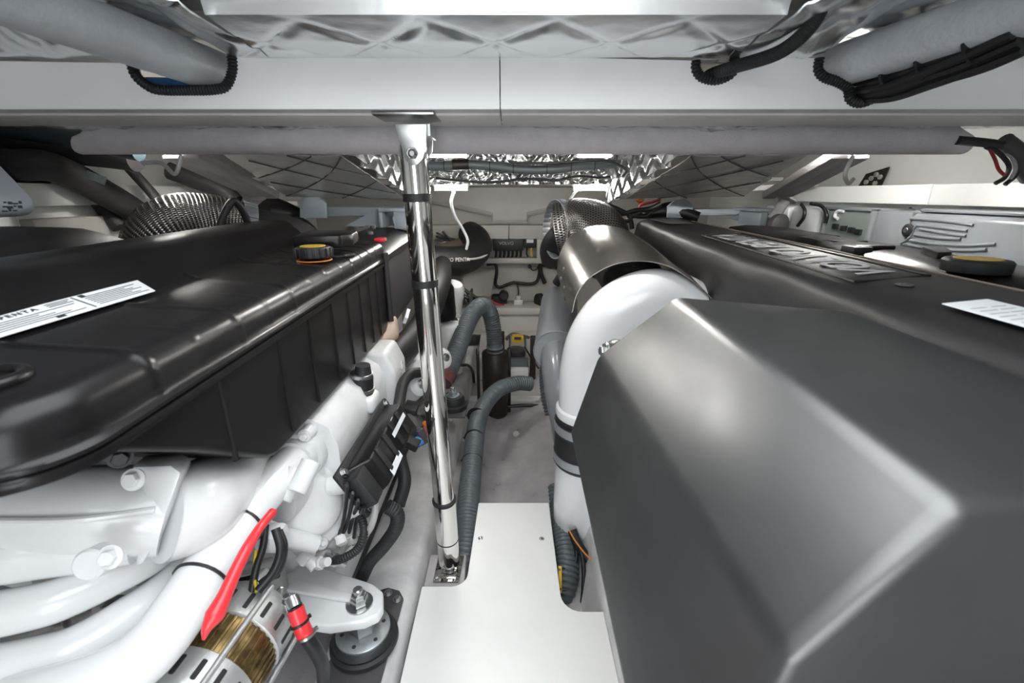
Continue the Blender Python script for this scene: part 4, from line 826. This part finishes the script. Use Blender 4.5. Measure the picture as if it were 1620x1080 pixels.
# ---- lifting eyes, bracket, pin at the far end of the cover
rpart('lifting_eye', prism([at(x, y, y=2.3) for x, y in ((1056, 345), (1057, 326), (1066, 318), (1085, 315), (1096, 323), (1098, 345))], (0, .02, 0), .003), 'bluegrey', label='pale blue-grey lifting eye')
rpart('bracket_bar', span(at(1096, 341, y=2.35), at(1185, 330, y=2.35) + V((0, .05, 0)), .006), 'bluegrey')
rpart('bracket_gusset', prism([at(x, y, y=2.2) for x, y in ((1155, 346), (1195, 329), (1213, 358))], (0, .03, 0)), 'bluegrey')
rpart('bracket_box', join(*[span(at(a, b, y=2.0), at(c, d, y=2.0) + V((0, .2, 0)), .004) for a, b, c, d in ((1195, 330, 1230, 335), (1205, 336, 1212, 358), (1222, 340, 1228, 362))]), 'bluegrey', label='pale blue-grey mounting bracket')
pn = rpart('locking_pin', tube([at(1222, 347, y=1.9), at(1242, 317, y=1.9)], .022, 14), 'strut', label='grey locking pin with round head')
rpart('pin_head', lathe(at(1243, 315, y=1.9), V((.45, 0, 1)), [(.03, -.006), (.042, 0), (.042, .008), (.03, .012)], 18), 'strut', pn)
rpart('pin_foot', lathe(at(1225, 356, y=1.85), V((.3, -1, 0)), [(.04, 0), (.045, .01), (.045, .03), (.03, .04)], 18), 'slate', pn)
rpart('far_cover', tube([at(1020, 340, y=2.35), at(1060, 333, y=2.35), at(1105, 345, y=2.3)], [.02, .045, .03], 14), 'black')
for k, pts in enumerate((((955, 322), (975, 330), (998, 340), (1020, 342), (1030, 336)), ((965, 335), (985, 338), (1005, 333), (1028, 330), (1045, 322)), ((972, 345), (990, 350), (1000, 342), (1015, 335)), ((995, 340), (998, 350), (1000, 362)))):
    rpart('loom_cable', tube([at(x, y, y=2.25) for x, y in pts], .012, 10), 'cable')

# ================================================================== WALKWAY, POST AND BILGE
def arcq(c, r, a0, a1, n=6): return [(c[0] + r * math.cos(a0 + (a1 - a0) * i / n), c[1] + r * math.sin(a0 + (a1 - a0) * i / n)) for i in range(n + 1)]
pi = math.pi
LN0, LN1 = at(742, 890, z=0), at(757, 795, z=0); RN0, RN1 = at(882, 900, z=0), at(868, 795, z=0)
yl, yr = at(668, 927, z=0).y, at(955, 967, z=0).y; ye = at(800, 795, z=0).y
out = [(-.264, -.6), (.249, -.6), (.254, yr)] + [(x, y) for x, y in arcq((RN0.x + .055, yr + .055), .055, -pi / 2, -pi)] + [(RN1.x, ye)] + [(LN1.x, ye)] + [(x, y) for x, y in arcq((LN0.x - .045, yl + .045), .045, 0, -pi / 2)] + [(-.266, yl)]
wb = thing('walkway_board', 'white T-shaped walkway board between the two engines', 'board', (0, .6, 0))
obj('board', prism([(x, y, -.018) for x, y in out], (0, 0, .018), .002), 'board', wb, 20)
for q in ((760, 851), (857, 852)):
    sc = obj('screw', lathe(at(*q, z=0), (0, 0, 1), [(.0085, 0), (.0085, .0008), (.0065, .0022), (.003, .0024)], 18), 'steel', wb)
    obj('screw_socket', disc(at(*q, z=.0022), (0, 0, 1), .0032, .0008, 6), 'ink', sc)
tag(obj('drain_stub', lathe(at(816, 690, z=-.19), V((0, -.5, .9)), [(.018, -.03), (.018, .03), (.013, .034)], 14), 'cream'), 'small drain stub standing in the bilge floor', 'drain')

# ---- polished post
pb, pt = V((-.192, 1.105, -.20)), V((-.219, 1.058, 1.235))
ax = (pt - pb).normalized(); Lp = (pt - pb).length
ps = thing('support_post', 'polished stainless support post with black bands beside the walkway', 'post', pb + ax * .15)
def onpost(py):                                     # the height along the post that shows at that picture row
    best = min(range(400), key=lambda i: abs(proj(pb + ax * (Lp * i / 399))[1] - py)); return pb + ax * (Lp * best / 399)
def proj(p):
    dz = p[2] - CZ; dep = p[1] * cP - dz * sP; return 810 + FPX * p[0] / dep, 540 - FPX * (p[1] * sP + dz * cP) / dep
q0 = onpost(886)
obj('tube', tube([q0, pt - ax * .035], .0305, 40, caps=True), 'chrome', ps)
for k, py in enumerate((312, 447)):
    c = onpost(py); obj('black_band', lathe(c - ax * .009, ax, [(.0306, 0), (.0325, .001), (.0325, .017), (.0306, .018)], 36), 'rubber', ps)
obj('collar', lathe(onpost(790), ax, [(.0306, -.006), (.035, -.004), (.035, .004), (.0306, .006)], 36), 'rubber', ps); obj('collar', lathe(onpost(852), ax, [(.0306, -.003), (.0335, -.002), (.0335, .002), (.0306, .003)], 36), 'rubber', ps)
obj('lower_sleeve', lathe(onpost(884), ax, [(.0325, -.01), (.033, 0), (.033, (onpost(794) - onpost(884)).length), (.031, (onpost(793) - onpost(884)).length)], 36), 'chrome', ps)
obj('pin_hole', disc(onpost(654) + V((-.005, -.0298, .0)), V((-.15, -1, .1)), .006, .0015, 14), 'ink', ps)
br_ = obj('top_bracket', prism([at(x, y, y=1.022) for x, y in ((624, 196), (675, 196), (674, 235), (669, 252), (660, 261), (650, 261), (642, 254), (637, 240))], (0, .006, 0), .001), 'steel', ps, label='zinc plated top bracket')
obj('bracket_cheek', prism([at(x, y, y=1.022) + V((0, .075, 0)) for x, y in ((624, 196), (675, 196), (674, 235), (660, 261), (645, 258), (637, 240))], (0, .006, 0)), 'steel', ps)
obj('top_plate', box((at(645, 188, y=1.05).x, 1.055, 1.2555), (.128, .105, .006), bev=.0015), 'steel', ps)
obj('bracket_side', span(at(676, 196, y=1.022), at(681, 215, y=1.022) + V((0, .08, 0))), 'steel', ps)
bl = obj('pivot_bolt', join(hexbolt(at(653, 243, y=1.020), (0, -1, 0), .0125, False), lathe(at(653, 243, y=1.010), (0, -1, 0), [(.010, 0), (.009, .006), (.005, .010)], 16)), 'steel', ps)
obj('base_plate', prism([q0 + V(v) for v in ((-.045, -.055, -.035), (.035, -.055, -.035), (.04, .05, -.035), (-.045, .05, -.035))], (0, 0, .008), .002), 'chrome', ps)
obj('base_bracket', join(box(q0 + V((0, .0, -.01)), (.05, .012, .045), bev=.004), box(q0 + V((0, -.03, -.024)), (.05, .02, .012), bev=.003)), 'chrome', ps)
obj('base_bolt', join(hexbolt(q0 + V((.004, -.025, -.012)), (0, 0, 1), .010, True, .018), hexbolt(q0 + V((.004, -.025, .004)), (0, 0, 1), .008, False)), 'steel', ps)
for dx in (-.035, .028): obj('plate_screw', hexbolt(q0 + V((dx, -.045, -.028)), (0, 0, 1), .005), 'steel', ps)
tag(obj('post_ledge', hull8([(-.272, 1.0, -.24), (-.13, 1.0, -.24), (-.13, 1.18, -.24), (-.272, 1.18, -.24)], [(-.268, 1.035, q0.z - .036), (-.145, 1.035, q0.z - .036), (-.15, 1.16, q0.z - .036), (-.268, 1.16, q0.z - .036)], .004), 'bilge'), 'grey fibreglass pad under the chrome post base', 'pad')

# ---- corrugated bilge hoses
CR = (.0150, .0032)
h1 = thing('corrugated_hose', 'slate grey corrugated hose running along the left bearer past the walkway board', 'hose', at(745, 800, z=-.1))
h1p = [at(838, 607, d=2.55), at(818, 606, d=2.5), at(790, 615, d=2.42), at(768, 638, d=2.28), at(755, 668, d=2.12), at(750, 705, d=1.95), at(744, 760, d=1.78), at(739, 820, d=1.62), at(735, 880, d=1.50), at(725, 925, d=1.46)]
obj('hose', tube(h1p, .040, 20, corr=CR), 'greyhose', h1, 70)
for q, d in (((753, 657), 2.165), ((750, 692), 2.0), ((747, 728), 1.88)): tie(at(*q, d=d), at(755, 668, d=2.12) - at(750, 705, d=1.95) if q[1] < 700 else at(750, 705, d=1.95) - at(744, 760, d=1.78), .0425, parent=h1)
h2 = thing('corrugated_hose', 'slate grey corrugated hose arching down into the brown strainer behind the post', 'hose', at(770, 540, d=2.6))
h2p = [at(704, 598, d=2.15), at(716, 570, d=2.2), at(730, 535, d=2.3), at(745, 500, d=2.42), at(762, 483, d=2.5), at(775, 495, d=2.58), at(781, 525, d=2.62), at(783, 553, d=2.62)]
obj('hose', tube(h2p, .045, 22, corr=(.0155, .0034)), 'greyhose', h2, 70)
for dz in (0, .03): obj('hose_clamp', lathe(h2p[-1] + V((0, 0, dz - .02)), (0, 0, 1), [(.047, 0), (.050, .002), (.050, .014), (.047, .016)], 24), 'galv', h2)
obj('clear_cuff', tube([at(700, 606, d=2.12), at(706, 590, d=2.16)], .047, 20), mat('dark_red_cuff', (.16, .05, .055), .3), h2, label='dark red hose cuff')
sn = thing('sea_strainer', 'dark brown upright strainer below the arched grey hose', 'strainer', V((h2p[-1].x, h2p[-1].y, -.2)))
sb = h2p[-1]
obj('strainer_body', lathe((sb.x, sb.y, -.2), (0, 0, 1), [(.07, 0), (.078, .02), (.078, sb.z + .2 - .02), (.074, sb.z + .2 - .012), (.05, sb.z + .2 - .01)], 26), 'brown', sn)
obj('strainer_rail', join(*[box((sb.x + dx, sb.y + .03, (sb.z - .2) / 2), (.018, .03, sb.z + .2), bev=.004) for dx in (-.105, .085)]), 'brown', sn)
hose('corrugated_hose', 'short slate grey corrugated hose behind the silencer outlet', [at(866, 575, d=2.2), at(865, 600, d=2.15), at(868, 630, d=2.1), at(874, 655, d=2.08)], .034, 'greyhose', 'hose', 18, corr=CR)
h3 = thing('corrugated_hose', 'slate grey corrugated hose with a yellow tag beside the exhaust tail', 'hose', at(890, 900, z=-.12))
h3p = [at(884, 770, d=1.72), at(888, 805, d=1.66), at(892, 845, d=1.58), at(896, 885, d=1.50), at(893, 925, d=1.45), at(884, 955, d=1.44), at(870, 978, d=1.46)]
obj('hose', tube(h3p, .040, 20, corr=CR), 'greyhose', h3, 70)
yt = obj('yellow_tag', box(at(886, 916, d=1.392), (.011, .012, .075), rot=(-.75, 0, -.05), bev=.002), 'yellow', h3, label='small yellow tag')
obj('tag_print', join(*[box(at(886, 916, d=1.385) + V((0, k * .009 * .68, k * .009 * .73)), (.005, .002, .006), rot=(-.75, 0, 0)) for k in (-3, 3)]), 'ink', yt)
for q, d in (((886, 900), 1.48), ((886, 935), 1.445)): tie(at(*q, d=d), V((0, .7, .6)), .0425, parent=h3)
hose('black_cable', 'black cable under the exhaust tail, nearest the grey hose', [at(x, y, d=d) for x, y, d in ((905, 850, 1.5), (912, 880, 1.48), (902, 925, 1.46), (893, 955, 1.45), (880, 980, 1.46))], .0065)
hose('black_cable', 'black cable beside the airbox foot', [at(x, y, d=d) for x, y, d in ((912, 850, 1.48), (922, 885, 1.45), (923, 930, 1.42), (918, 965, 1.40), (900, 990, 1.40))], .0075)
hose('orange_line', 'thin orange line looping below the exhaust tail', [at(x, y, d=d) for x, y, d in ((900, 838, 1.47), (912, 858, 1.45), (930, 880, 1.42), (945, 890, 1.42))], .0028, 'orange', 'line')
hose('black_hose', 'black hose curling beneath the exhaust tail', [at(x, y, d=d) for x, y, d in ((905, 838, 1.5), (915, 862, 1.48), (932, 885, 1.46), (950, 895, 1.46))], .016, 'rubber', 'hose')
# ---- pumps and bits in the far bilge
pm = thing('bilge_pump', 'bilge pump with yellow top in the far bilge', 'pump', at(817, 560, y=3.05))
obj('pump_body', lathe(at(817, 562, y=3.1), (0, 0, 1), [(.05, -.14), (.06, -.13), (.06, .0), (.075, .02), (.075, .05), (.05, .06)], 24), 'slate', pm)
obj('pump_top', box(at(819, 535, y=3.08), (.085, .08, .05), bev=.008), 'yellow', pm, label='yellow pump top')
obj('pump_label', box(at(819, 535, y=3.035), (.05, .004, .02)), 'ink', pm)
for x in (807, 831): obj('pump_strap', tube([at(x, 530, y=3.03), at(x, 548, y=3.02), at(x, 562, y=3.04)], .008, 8), 'steel', pm)
obj('pump_arm', tube([at(800, 537, y=3.1), at(812, 528, y=3.12), at(838, 534, y=3.12)], .012, 8), 'slate', pm)
tag(obj('bilge_box', join(box(at(820, 580, y=2.95), (.14, .12, .11), bev=.008)), 'greyhose'), 'slate grey box below the yellow pump', 'box')
tag(obj('bilge_tray', span(at(801, 600, y=2.85) + V((0, 0, -.05)), at(836, 584, y=2.85) + V((0, .12, 0)), .006), 'gel'), 'white tray below the slate box in the bilge', 'tray')
hose('pump_wire', 'yellow-grey wire from the yellow pump to the right', [at(830, 548, y=3.0), at(838, 562, y=2.9), at(846, 574, y=2.8), at(852, 582, y=2.7)], .006, 'brown')
tag(obj('bilge_post', box(at(843, 570, y=2.9), (.04, .04, .36), bev=.006), 'brown'), 'dark upright bar right of the yellow pump', 'bar')
tag(obj('bilge_post', box(at(795, 545, y=3.05), (.03, .04, .2), bev=.006), 'brown'), 'dark upright bar left of the yellow pump', 'bar')
hose('black_cable', 'black cable crossing the bilge over the low frame', [at(783, 641, y=2.47), at(800, 643, y=2.46), at(830, 641, y=2.46), at(856, 642, y=2.47)], .011)
hose('black_cable', 'black cable hugging the left bearer behind the post', [at(x, y, x=-.262) for x, y in ((727, 577), (741, 578), (748, 588), (750, 605), (752, 628))] + [at(765, 638, d=2.5)], .009)
tag(obj('corner_bracket', join(box(at(749, 538, d=2.55), (.075, .14, .006), rot=(.15, 0, 0)), box(at(757, 545, d=2.55), (.006, .14, .05), rot=(.15, 0, 0))), 'steel'), 'bright metal angle bracket on the left bearer', 'bracket')
rm = thing('engine_mount', 'black rear engine mount on the bearer behind the chrome post', 'engine mount', at(720, 640, d=2.05))
mc = at(717, 632, d=1.98)
obj('mount_plate', box(mc + V((0, 0, -.045)), (.12, .16, .012), bev=.003), 'slate', rm)
obj('mount_rubber', lathe(mc + V((0, 0, -.04)), (0, 0, 1), [(.06, 0), (.06, .02), (.05, .025), (.052, .045), (.045, .06)], 22), 'rubber', rm)
obj('mount_nut', hexbolt(mc + V((0, 0, .02)), (0, 0, 1), .02, True, .02), 'galv', rm)
# ---- far bulkhead: exhaust hose, junction box, cables
xh = thing('exhaust_hose', 'thick black printed exhaust hose curving up to the far bulkhead', 'hose', at(750, 412, y=3.0))
obj('hose', tube([at(600, 405, y=2.75), at(680, 411, y=2.82), at(725, 412, y=2.9), at(746, 405, y=3.0), at(757, 392, y=3.1), at(754, 378, y=3.25), at(744, 370, y=3.4)], .092, 28), 'rubber', xh)
sl = at(735, 413, y=2.9); ext_ = V((.98, .17, -.0)).normalized()
obj('hose_print', textmesh('VOLVO PENTA', .032, at(718, 411, y=2.775), (1, .18, 0), (0, .1, 1), .0006, .0006, 1.1, width=.20), 'cream_ink', xh, label='cream print along the hose')
obj('print_stripe', tube([at(739, 410, y=2.80), at(752, 409, y=2.87), at(764, 406, y=2.95), at(775, 399, y=3.06)], .007, 6), 'cream_ink', xh)
tag(obj('rusty_pipe', tube([at(690, 398, y=3.3), at(720, 390, y=3.35), at(750, 376, y=3.45)], .05, 16), mat('brown_pipe', (.17, .13, .10), .6)), 'brown pipe behind the black exhaust hose', 'pipe')
for k, pts in enumerate((((690, 368), (705, 375), (730, 380), (760, 378)), ((690, 374), (710, 380), (735, 385)), ((700, 366), (718, 384), (730, 388)))):
    hose('black_cable', ('upper thin cable behind the exhaust hose', 'middle thin cable behind the exhaust hose', 'lowest thin cable behind the exhaust hose')[k], [at(x, y, y=3.5) for x, y in pts], .008)
hose('white_hose', 'pale hose loop behind the exhaust hose', [at(x, y, y=3.4) for x, y in ((695, 392), (706, 386), (716, 396))], .02, 'gel', 'hose')
jb = thing('junction_box', 'black junction box with cable glands on the far bulkhead', 'junction box', at(805, 398, y=3.66))
obj('housing', span(at(780, 397, y=3.62), at(828, 374, y=3.62) + V((0, .1, 0)), .008), 'rubber', jb)
obj('lettering', textmesh('VOLVO', .035, at(801, 385, y=3.617), (1, 0, 0), (0, 0, 1), .0006), 'silverink', jb)
for k in range(7): obj('gland', tube([at(785 + 6.5 * k, 396, y=3.65), at(785 + 6.5 * k, 402, y=3.65), at(784 + 6.5 * k, 407, y=3.66)], .010, 8), 'cable', jb)
rl = thing('relay_box', 'small black relay box with pale label beside the junction box', 'box', at(839, 392, y=3.66))
obj('relay_body', span(at(829, 392, y=3.64), at(849, 376, y=3.64) + V((0, .08, 0)), .006), 'rubber', rl); obj('relay_label', span(at(833, 384, y=3.635), at(844, 378, y=3.635) + V((0, .003, 0))), 'label', rl)
for x in (834, 841): obj('relay_wire', tube([at(x, 392, y=3.66), at(x - 1, 400, y=3.66), at(x + 1, 406, y=3.66)], .007, 8), 'cable' if x < 838 else 'yellowwire', rl)
for lab_, pts, r in (('black conduit running down the far bulkhead left of the hose print', ((770, 418), (783, 418), (786, 430), (784, 448), (790, 454), (805, 449), (815, 446)), .013), ('black conduit across the far bulkhead below the junction box', ((815, 447), (835, 449), (848, 446), (853, 434), (854, 418)), .013), ('black conduit dropping right of the cream frame', ((855, 417), (856, 432), (862, 448)), .018), ('black conduit running right from the cream frame', ((857, 419), (872, 421), (886, 424)), .014), ('thin wire down to the clear bottle', ((818, 449), (820, 460), (820, 470)), .005), ('little wire loop under the cream frame', ((838, 421), (842, 427), (849, 426), (851, 421)), .005)):
    hose('black_conduit', lab_, [at(x, y, y=3.70) for x, y in pts], r, 'cable', 'conduit')
tag(obj('wall_plug', disc(at(838, 421, y=3.72), (0, -1, 0), .016, .03), 'rubber'), 'small black plug on the far bulkhead', 'plug')
tag(obj('black_pump', join(box(at(790, 475, y=3.55), (.13, .1, .10), bev=.02), lathe(at(797, 466, y=3.52), (0, -1, 0), [(.04, 0), (.04, .05), (.03, .06)], 16)), 'rubber'), 'black pump standing on the far cream frame', 'pump')
tag(obj('red_cable', tube([at(776, 474, y=3.45), at(785, 480, y=3.44), at(797, 483, y=3.45)], .011, 8), 'redd'), 'red cable beside the black pump on the far frame', 'cable')
bo = thing('clear_bottle', 'clear plastic bottle standing on the far cream frame', 'bottle', at(820, 484, y=3.5))
obj('bottle_body', box(at(820, 479, y=3.5), (.075, .06, .06), bev=.012), 'clear', bo); obj('bottle_neck', lathe(at(820, 474, y=3.5), (0, 0, 1), [(.022, 0), (.022, .03), (.016, .035)], 16), 'clear', bo)
tag(obj('black_drum', disc(at(858, 475, y=3.5), (-1, -.5, 0), .06, .05), 'rubber'), 'black round fitting beside the silencer on the far frame', 'fitting')
# ================================================================== SIDES
lg = thing('grey_cabinet', 'pale blue-grey rounded box at the left edge', 'box', (-1.2, .93, 1.04))
cbx = obj('body', prism([(-1.5, .86, 1.052), (-1.068, .86, 1.052), (-1.045, .86, 1.065), (-1.045, .86, 1.09), (-1.10, .86, 1.17), (-1.16, .86, 1.235), (-1.5, .86, 1.24)], (0, .16, 0), .012, 3), 'bluegrey', lg)
obj('black_stripe', span((-1.5, .8575, 1.133), (-1.07, .862, 1.139)), 'ink', lg)
obj('printed_mark', join(*[box(at(8 + 8 * (k % 4), 320 + 6 * (k // 4) + (k % 3), y=.858), (.004 + .003 * (k % 3), .002, .003 + .002 * (k % 2))) for k in range(11)]), 'ink', cbx)
obj('foot', span((-1.4, .88, 1.03), (-1.08, 1.0, 1.052)), 'steel', lg)
hose('large_hose', 'thick dark hose running from the left edge to the perforated elbow', [at(x, y, y=yy) for x, y, yy in ((-40, 262, 1.30), (25, 262, 1.32), (70, 262, 1.36), (115, 278, 1.42), (165, 305, 1.50), (215, 335, 1.60), (250, 365, 1.68))], .042, 'darkhose', 'hose', 20)
hose('teal_hose', 'dark teal hose under the left end of the deck beam', [at(x, y, y=1.36) for x, y in ((-60, 200), (40, 207), (100, 217), (150, 226), (220, 240))], .026, 'teal', 'hose', 16)
for k, (pts, r, y_, l) in enumerate((([(-50, 228), (40, 232), (110, 240), (170, 246), (215, 252)], .036, 1.45, 'thick black hose below the teal hose'), ([(190, 248), (205, 266), (222, 285), (240, 305), (255, 325)], .017, 1.62, 'black hose sloping down behind the perforated elbow, right one'), ([(110, 250), (135, 290), (160, 325), (190, 360)], .024, 1.55, 'black hose sloping down behind the perforated elbow, left one'), ([(-30, 240), (10, 260), (20, 280), (60, 285)], .04, 1.38, 'dark hose behind the pale blue-grey box'), ([(270, 270), (310, 285), (350, 300), (372, 320)], .035, 1.85, 'dark hose under the left stiffener'))):
    hose('dark_hose', l, [at(a, b, y=y_) for a, b in pts], r, 'darkhose', 'hose', 16)
tag(obj('hose_label', box(at(152, 281, y=1.37), (.045, .006, .022), rot=(0, .45, .3)), 'galv'), 'silver label on the thick dark hose', 'label')
tag(obj('side_locker', span((-1.42, 1.3, .82), (-1.36, 1.62, 1.03), .005), 'cream'), 'pale locker front behind the pale blue-grey box', 'locker')
tag(obj('light_strip_rail', span(at(385, 325, y=2.2), at(470, 318, y=2.2) + V((0, .03, 0)), .003), 'ledbody'), 'white rail beyond the left perforated elbow', 'rail')
# right side cabinets
gc = thing('grey_cabinet', 'large grey ribbed cabinet at the right edge', 'cabinet', (1.32, 1.1, .5))
obj('body', prism([(1.25, .70, .45), (1.25, .70, 1.03), (1.265, .70, 1.046), (1.385, .70, 1.05), (1.385, .70, .45)], (0, .735, 0), .006), 'greypaint', gc)
def onc(px, py): return at(px, py, x=1.249)
for k, pts in enumerate((((1450, 356), (1490, 360), (1530, 365)), ((1455, 362), (1490, 368), (1528, 373)), ((1447, 371), (1480, 376), (1520, 378)), ((1440, 380), (1480, 386), (1530, 388), (1575, 386)), ((1430, 386), (1470, 393), (1520, 396), (1560, 395)), ((1425, 385), (1440, 375), (1446, 362), (1452, 356)), ((1440, 345), (1500, 350), (1540, 356)))):
    obj('pressed_rib', tube([onc(*q) for q in pts], .004, 8), 'greypaint', gc)
lk = obj('lock', lathe(onc(1437, 364), (-1, 0, 0), [(.020, 0), (.020, .004), (.016, .007), (.010, .008)], 22), 'rubber', gc); obj('lock_core', disc(onc(1437, 364) + V((-.007, 0, 0)), (-1, 0, 0), .008, .003), 'steel', lk)
obj('lid_panel', span((1.255, .72, 1.046), (1.38, 1.42, 1.056), .004), 'greypaint', gc)
tag(obj('grey_locker', span((1.25, 1.437, .5), (1.385, 1.575, 1.045), .004), 'greypaint'), 'plain grey panel beside the ribbed cabinet', 'panel')
dp = thing('display_panel', 'grey-green display panel in a grey frame', 'display', (1.3, 1.7, .6))
obj('frame', join(span((1.26, 1.58, .6), (1.385, 1.84, 1.05), .004), span((1.245, 1.58, .6), (1.265, 1.60, 1.05), .003), span((1.245, 1.82, .6), (1.265, 1.84, 1.05), .003), span((1.245, 1.58, 1.04), (1.265, 1.84, 1.052), .003)), 'greypaint', dp)
obj('screen', span((1.252, 1.605, .65), (1.259, 1.815, 1.035)), 'screen', dp)
for k, q in enumerate(((1322, 358), (1335, 361), (1347, 364), (1358, 367))): obj('knob', box(at(*q, x=1.25), (.012, .03, .02), bev=.003), 'rubber', dp)
obj('emblem', tube([at(x, y, x=1.249) for x, y in ((1335, 334), (1325, 334), (1321, 342), (1326, 346))], .006, 8), 'label', dp)
for k, (y0, y1) in enumerate(((1.87, 2.06), (2.09, 2.28))):
    tag(obj('white_box', span((1.25, y0, .86), (1.36, y1, 1.045), .014), 'label'), ('white plastic box next to the display panel', 'white plastic box furthest along the right side')[k], 'box')
hose('black_cable', 'black cable between the two white boxes', [at(1268, 323, x=1.24), at(1273, 332, x=1.235), at(1271, 345, x=1.235), at(1262, 357, x=1.24)], .007)
hose('black_cable', 'black cable arching over the nearer white box', [at(1283, 322, x=1.24), at(1300, 326, x=1.235), at(1308, 340, x=1.235), at(1306, 352, x=1.24)], .007)
vt = thing('vent_opening', 'dark vent with studs in the hull side under the stiffener', 'vent', at(1385, 280, x=1.56))
obj('vent_plate', prism([at(x, y, x=1.585) for x, y in ((1360, 294), (1372, 275), (1408, 264), (1395, 294))], (-.006, 0, 0)), 'brown', vt)
for q in ((1372, 288), (1380, 282), (1388, 276), (1386, 290), (1394, 280)): obj('stud', disc(at(*q, x=1.578), (-1, 0, 0), .010, .01, 10), 'fitting', vt)
# cables at the right edge
for k, (pts, r, m, l) in enumerate((([(1515, 222), (1560, 226), (1600, 232), (1650, 240)], .011, 'darkhose', 'dark hose at the right edge beyond the felt wrapped tube'), ([(1560, 232), (1580, 242), (1596, 262), (1590, 280), (1575, 290)], .0055, 'cable', 'black cable looping at the right edge'), ([(1566, 236), (1574, 252), (1580, 268), (1590, 278)], .004, 'redd', 'dark red cable looping at the right edge'), ([(1585, 230), (1602, 250), (1606, 268), (1598, 284)], .005, 'fitting', 'pale cable looping at the right edge'), ([(1588, 222), (1615, 245), (1622, 270), (1640, 300)], .019, 'slate', 'thick dark hose dropping at the right edge'), ([(1600, 232), (1612, 250), (1608, 275), (1590, 292)], .0055, 'cable', 'second black cable looping at the right edge'))):
    hose('edge_cable', l, [at(a, b, y=1.25) for a, b in pts], r, m, 'cable')
tag(obj('orange_lamp_dot', lathe(at(1012, 314, y=2.5), (0, -1, 0), [(.02, 0), (.024, .01), (.014, .03)], 14), 'copper'), 'small orange lamp dot under the right foil blanket', 'fitting')  # orange lamp dot, built as an unlit copper-coloured cone
hose('dark_cable', 'dark red-brown cable beside the orange lamp dot', [at(1010, 332, y=2.45), at(1014, 324, y=2.45), at(1030, 320, y=2.45), at(1045, 316, y=2.45)], .007, 'redd')
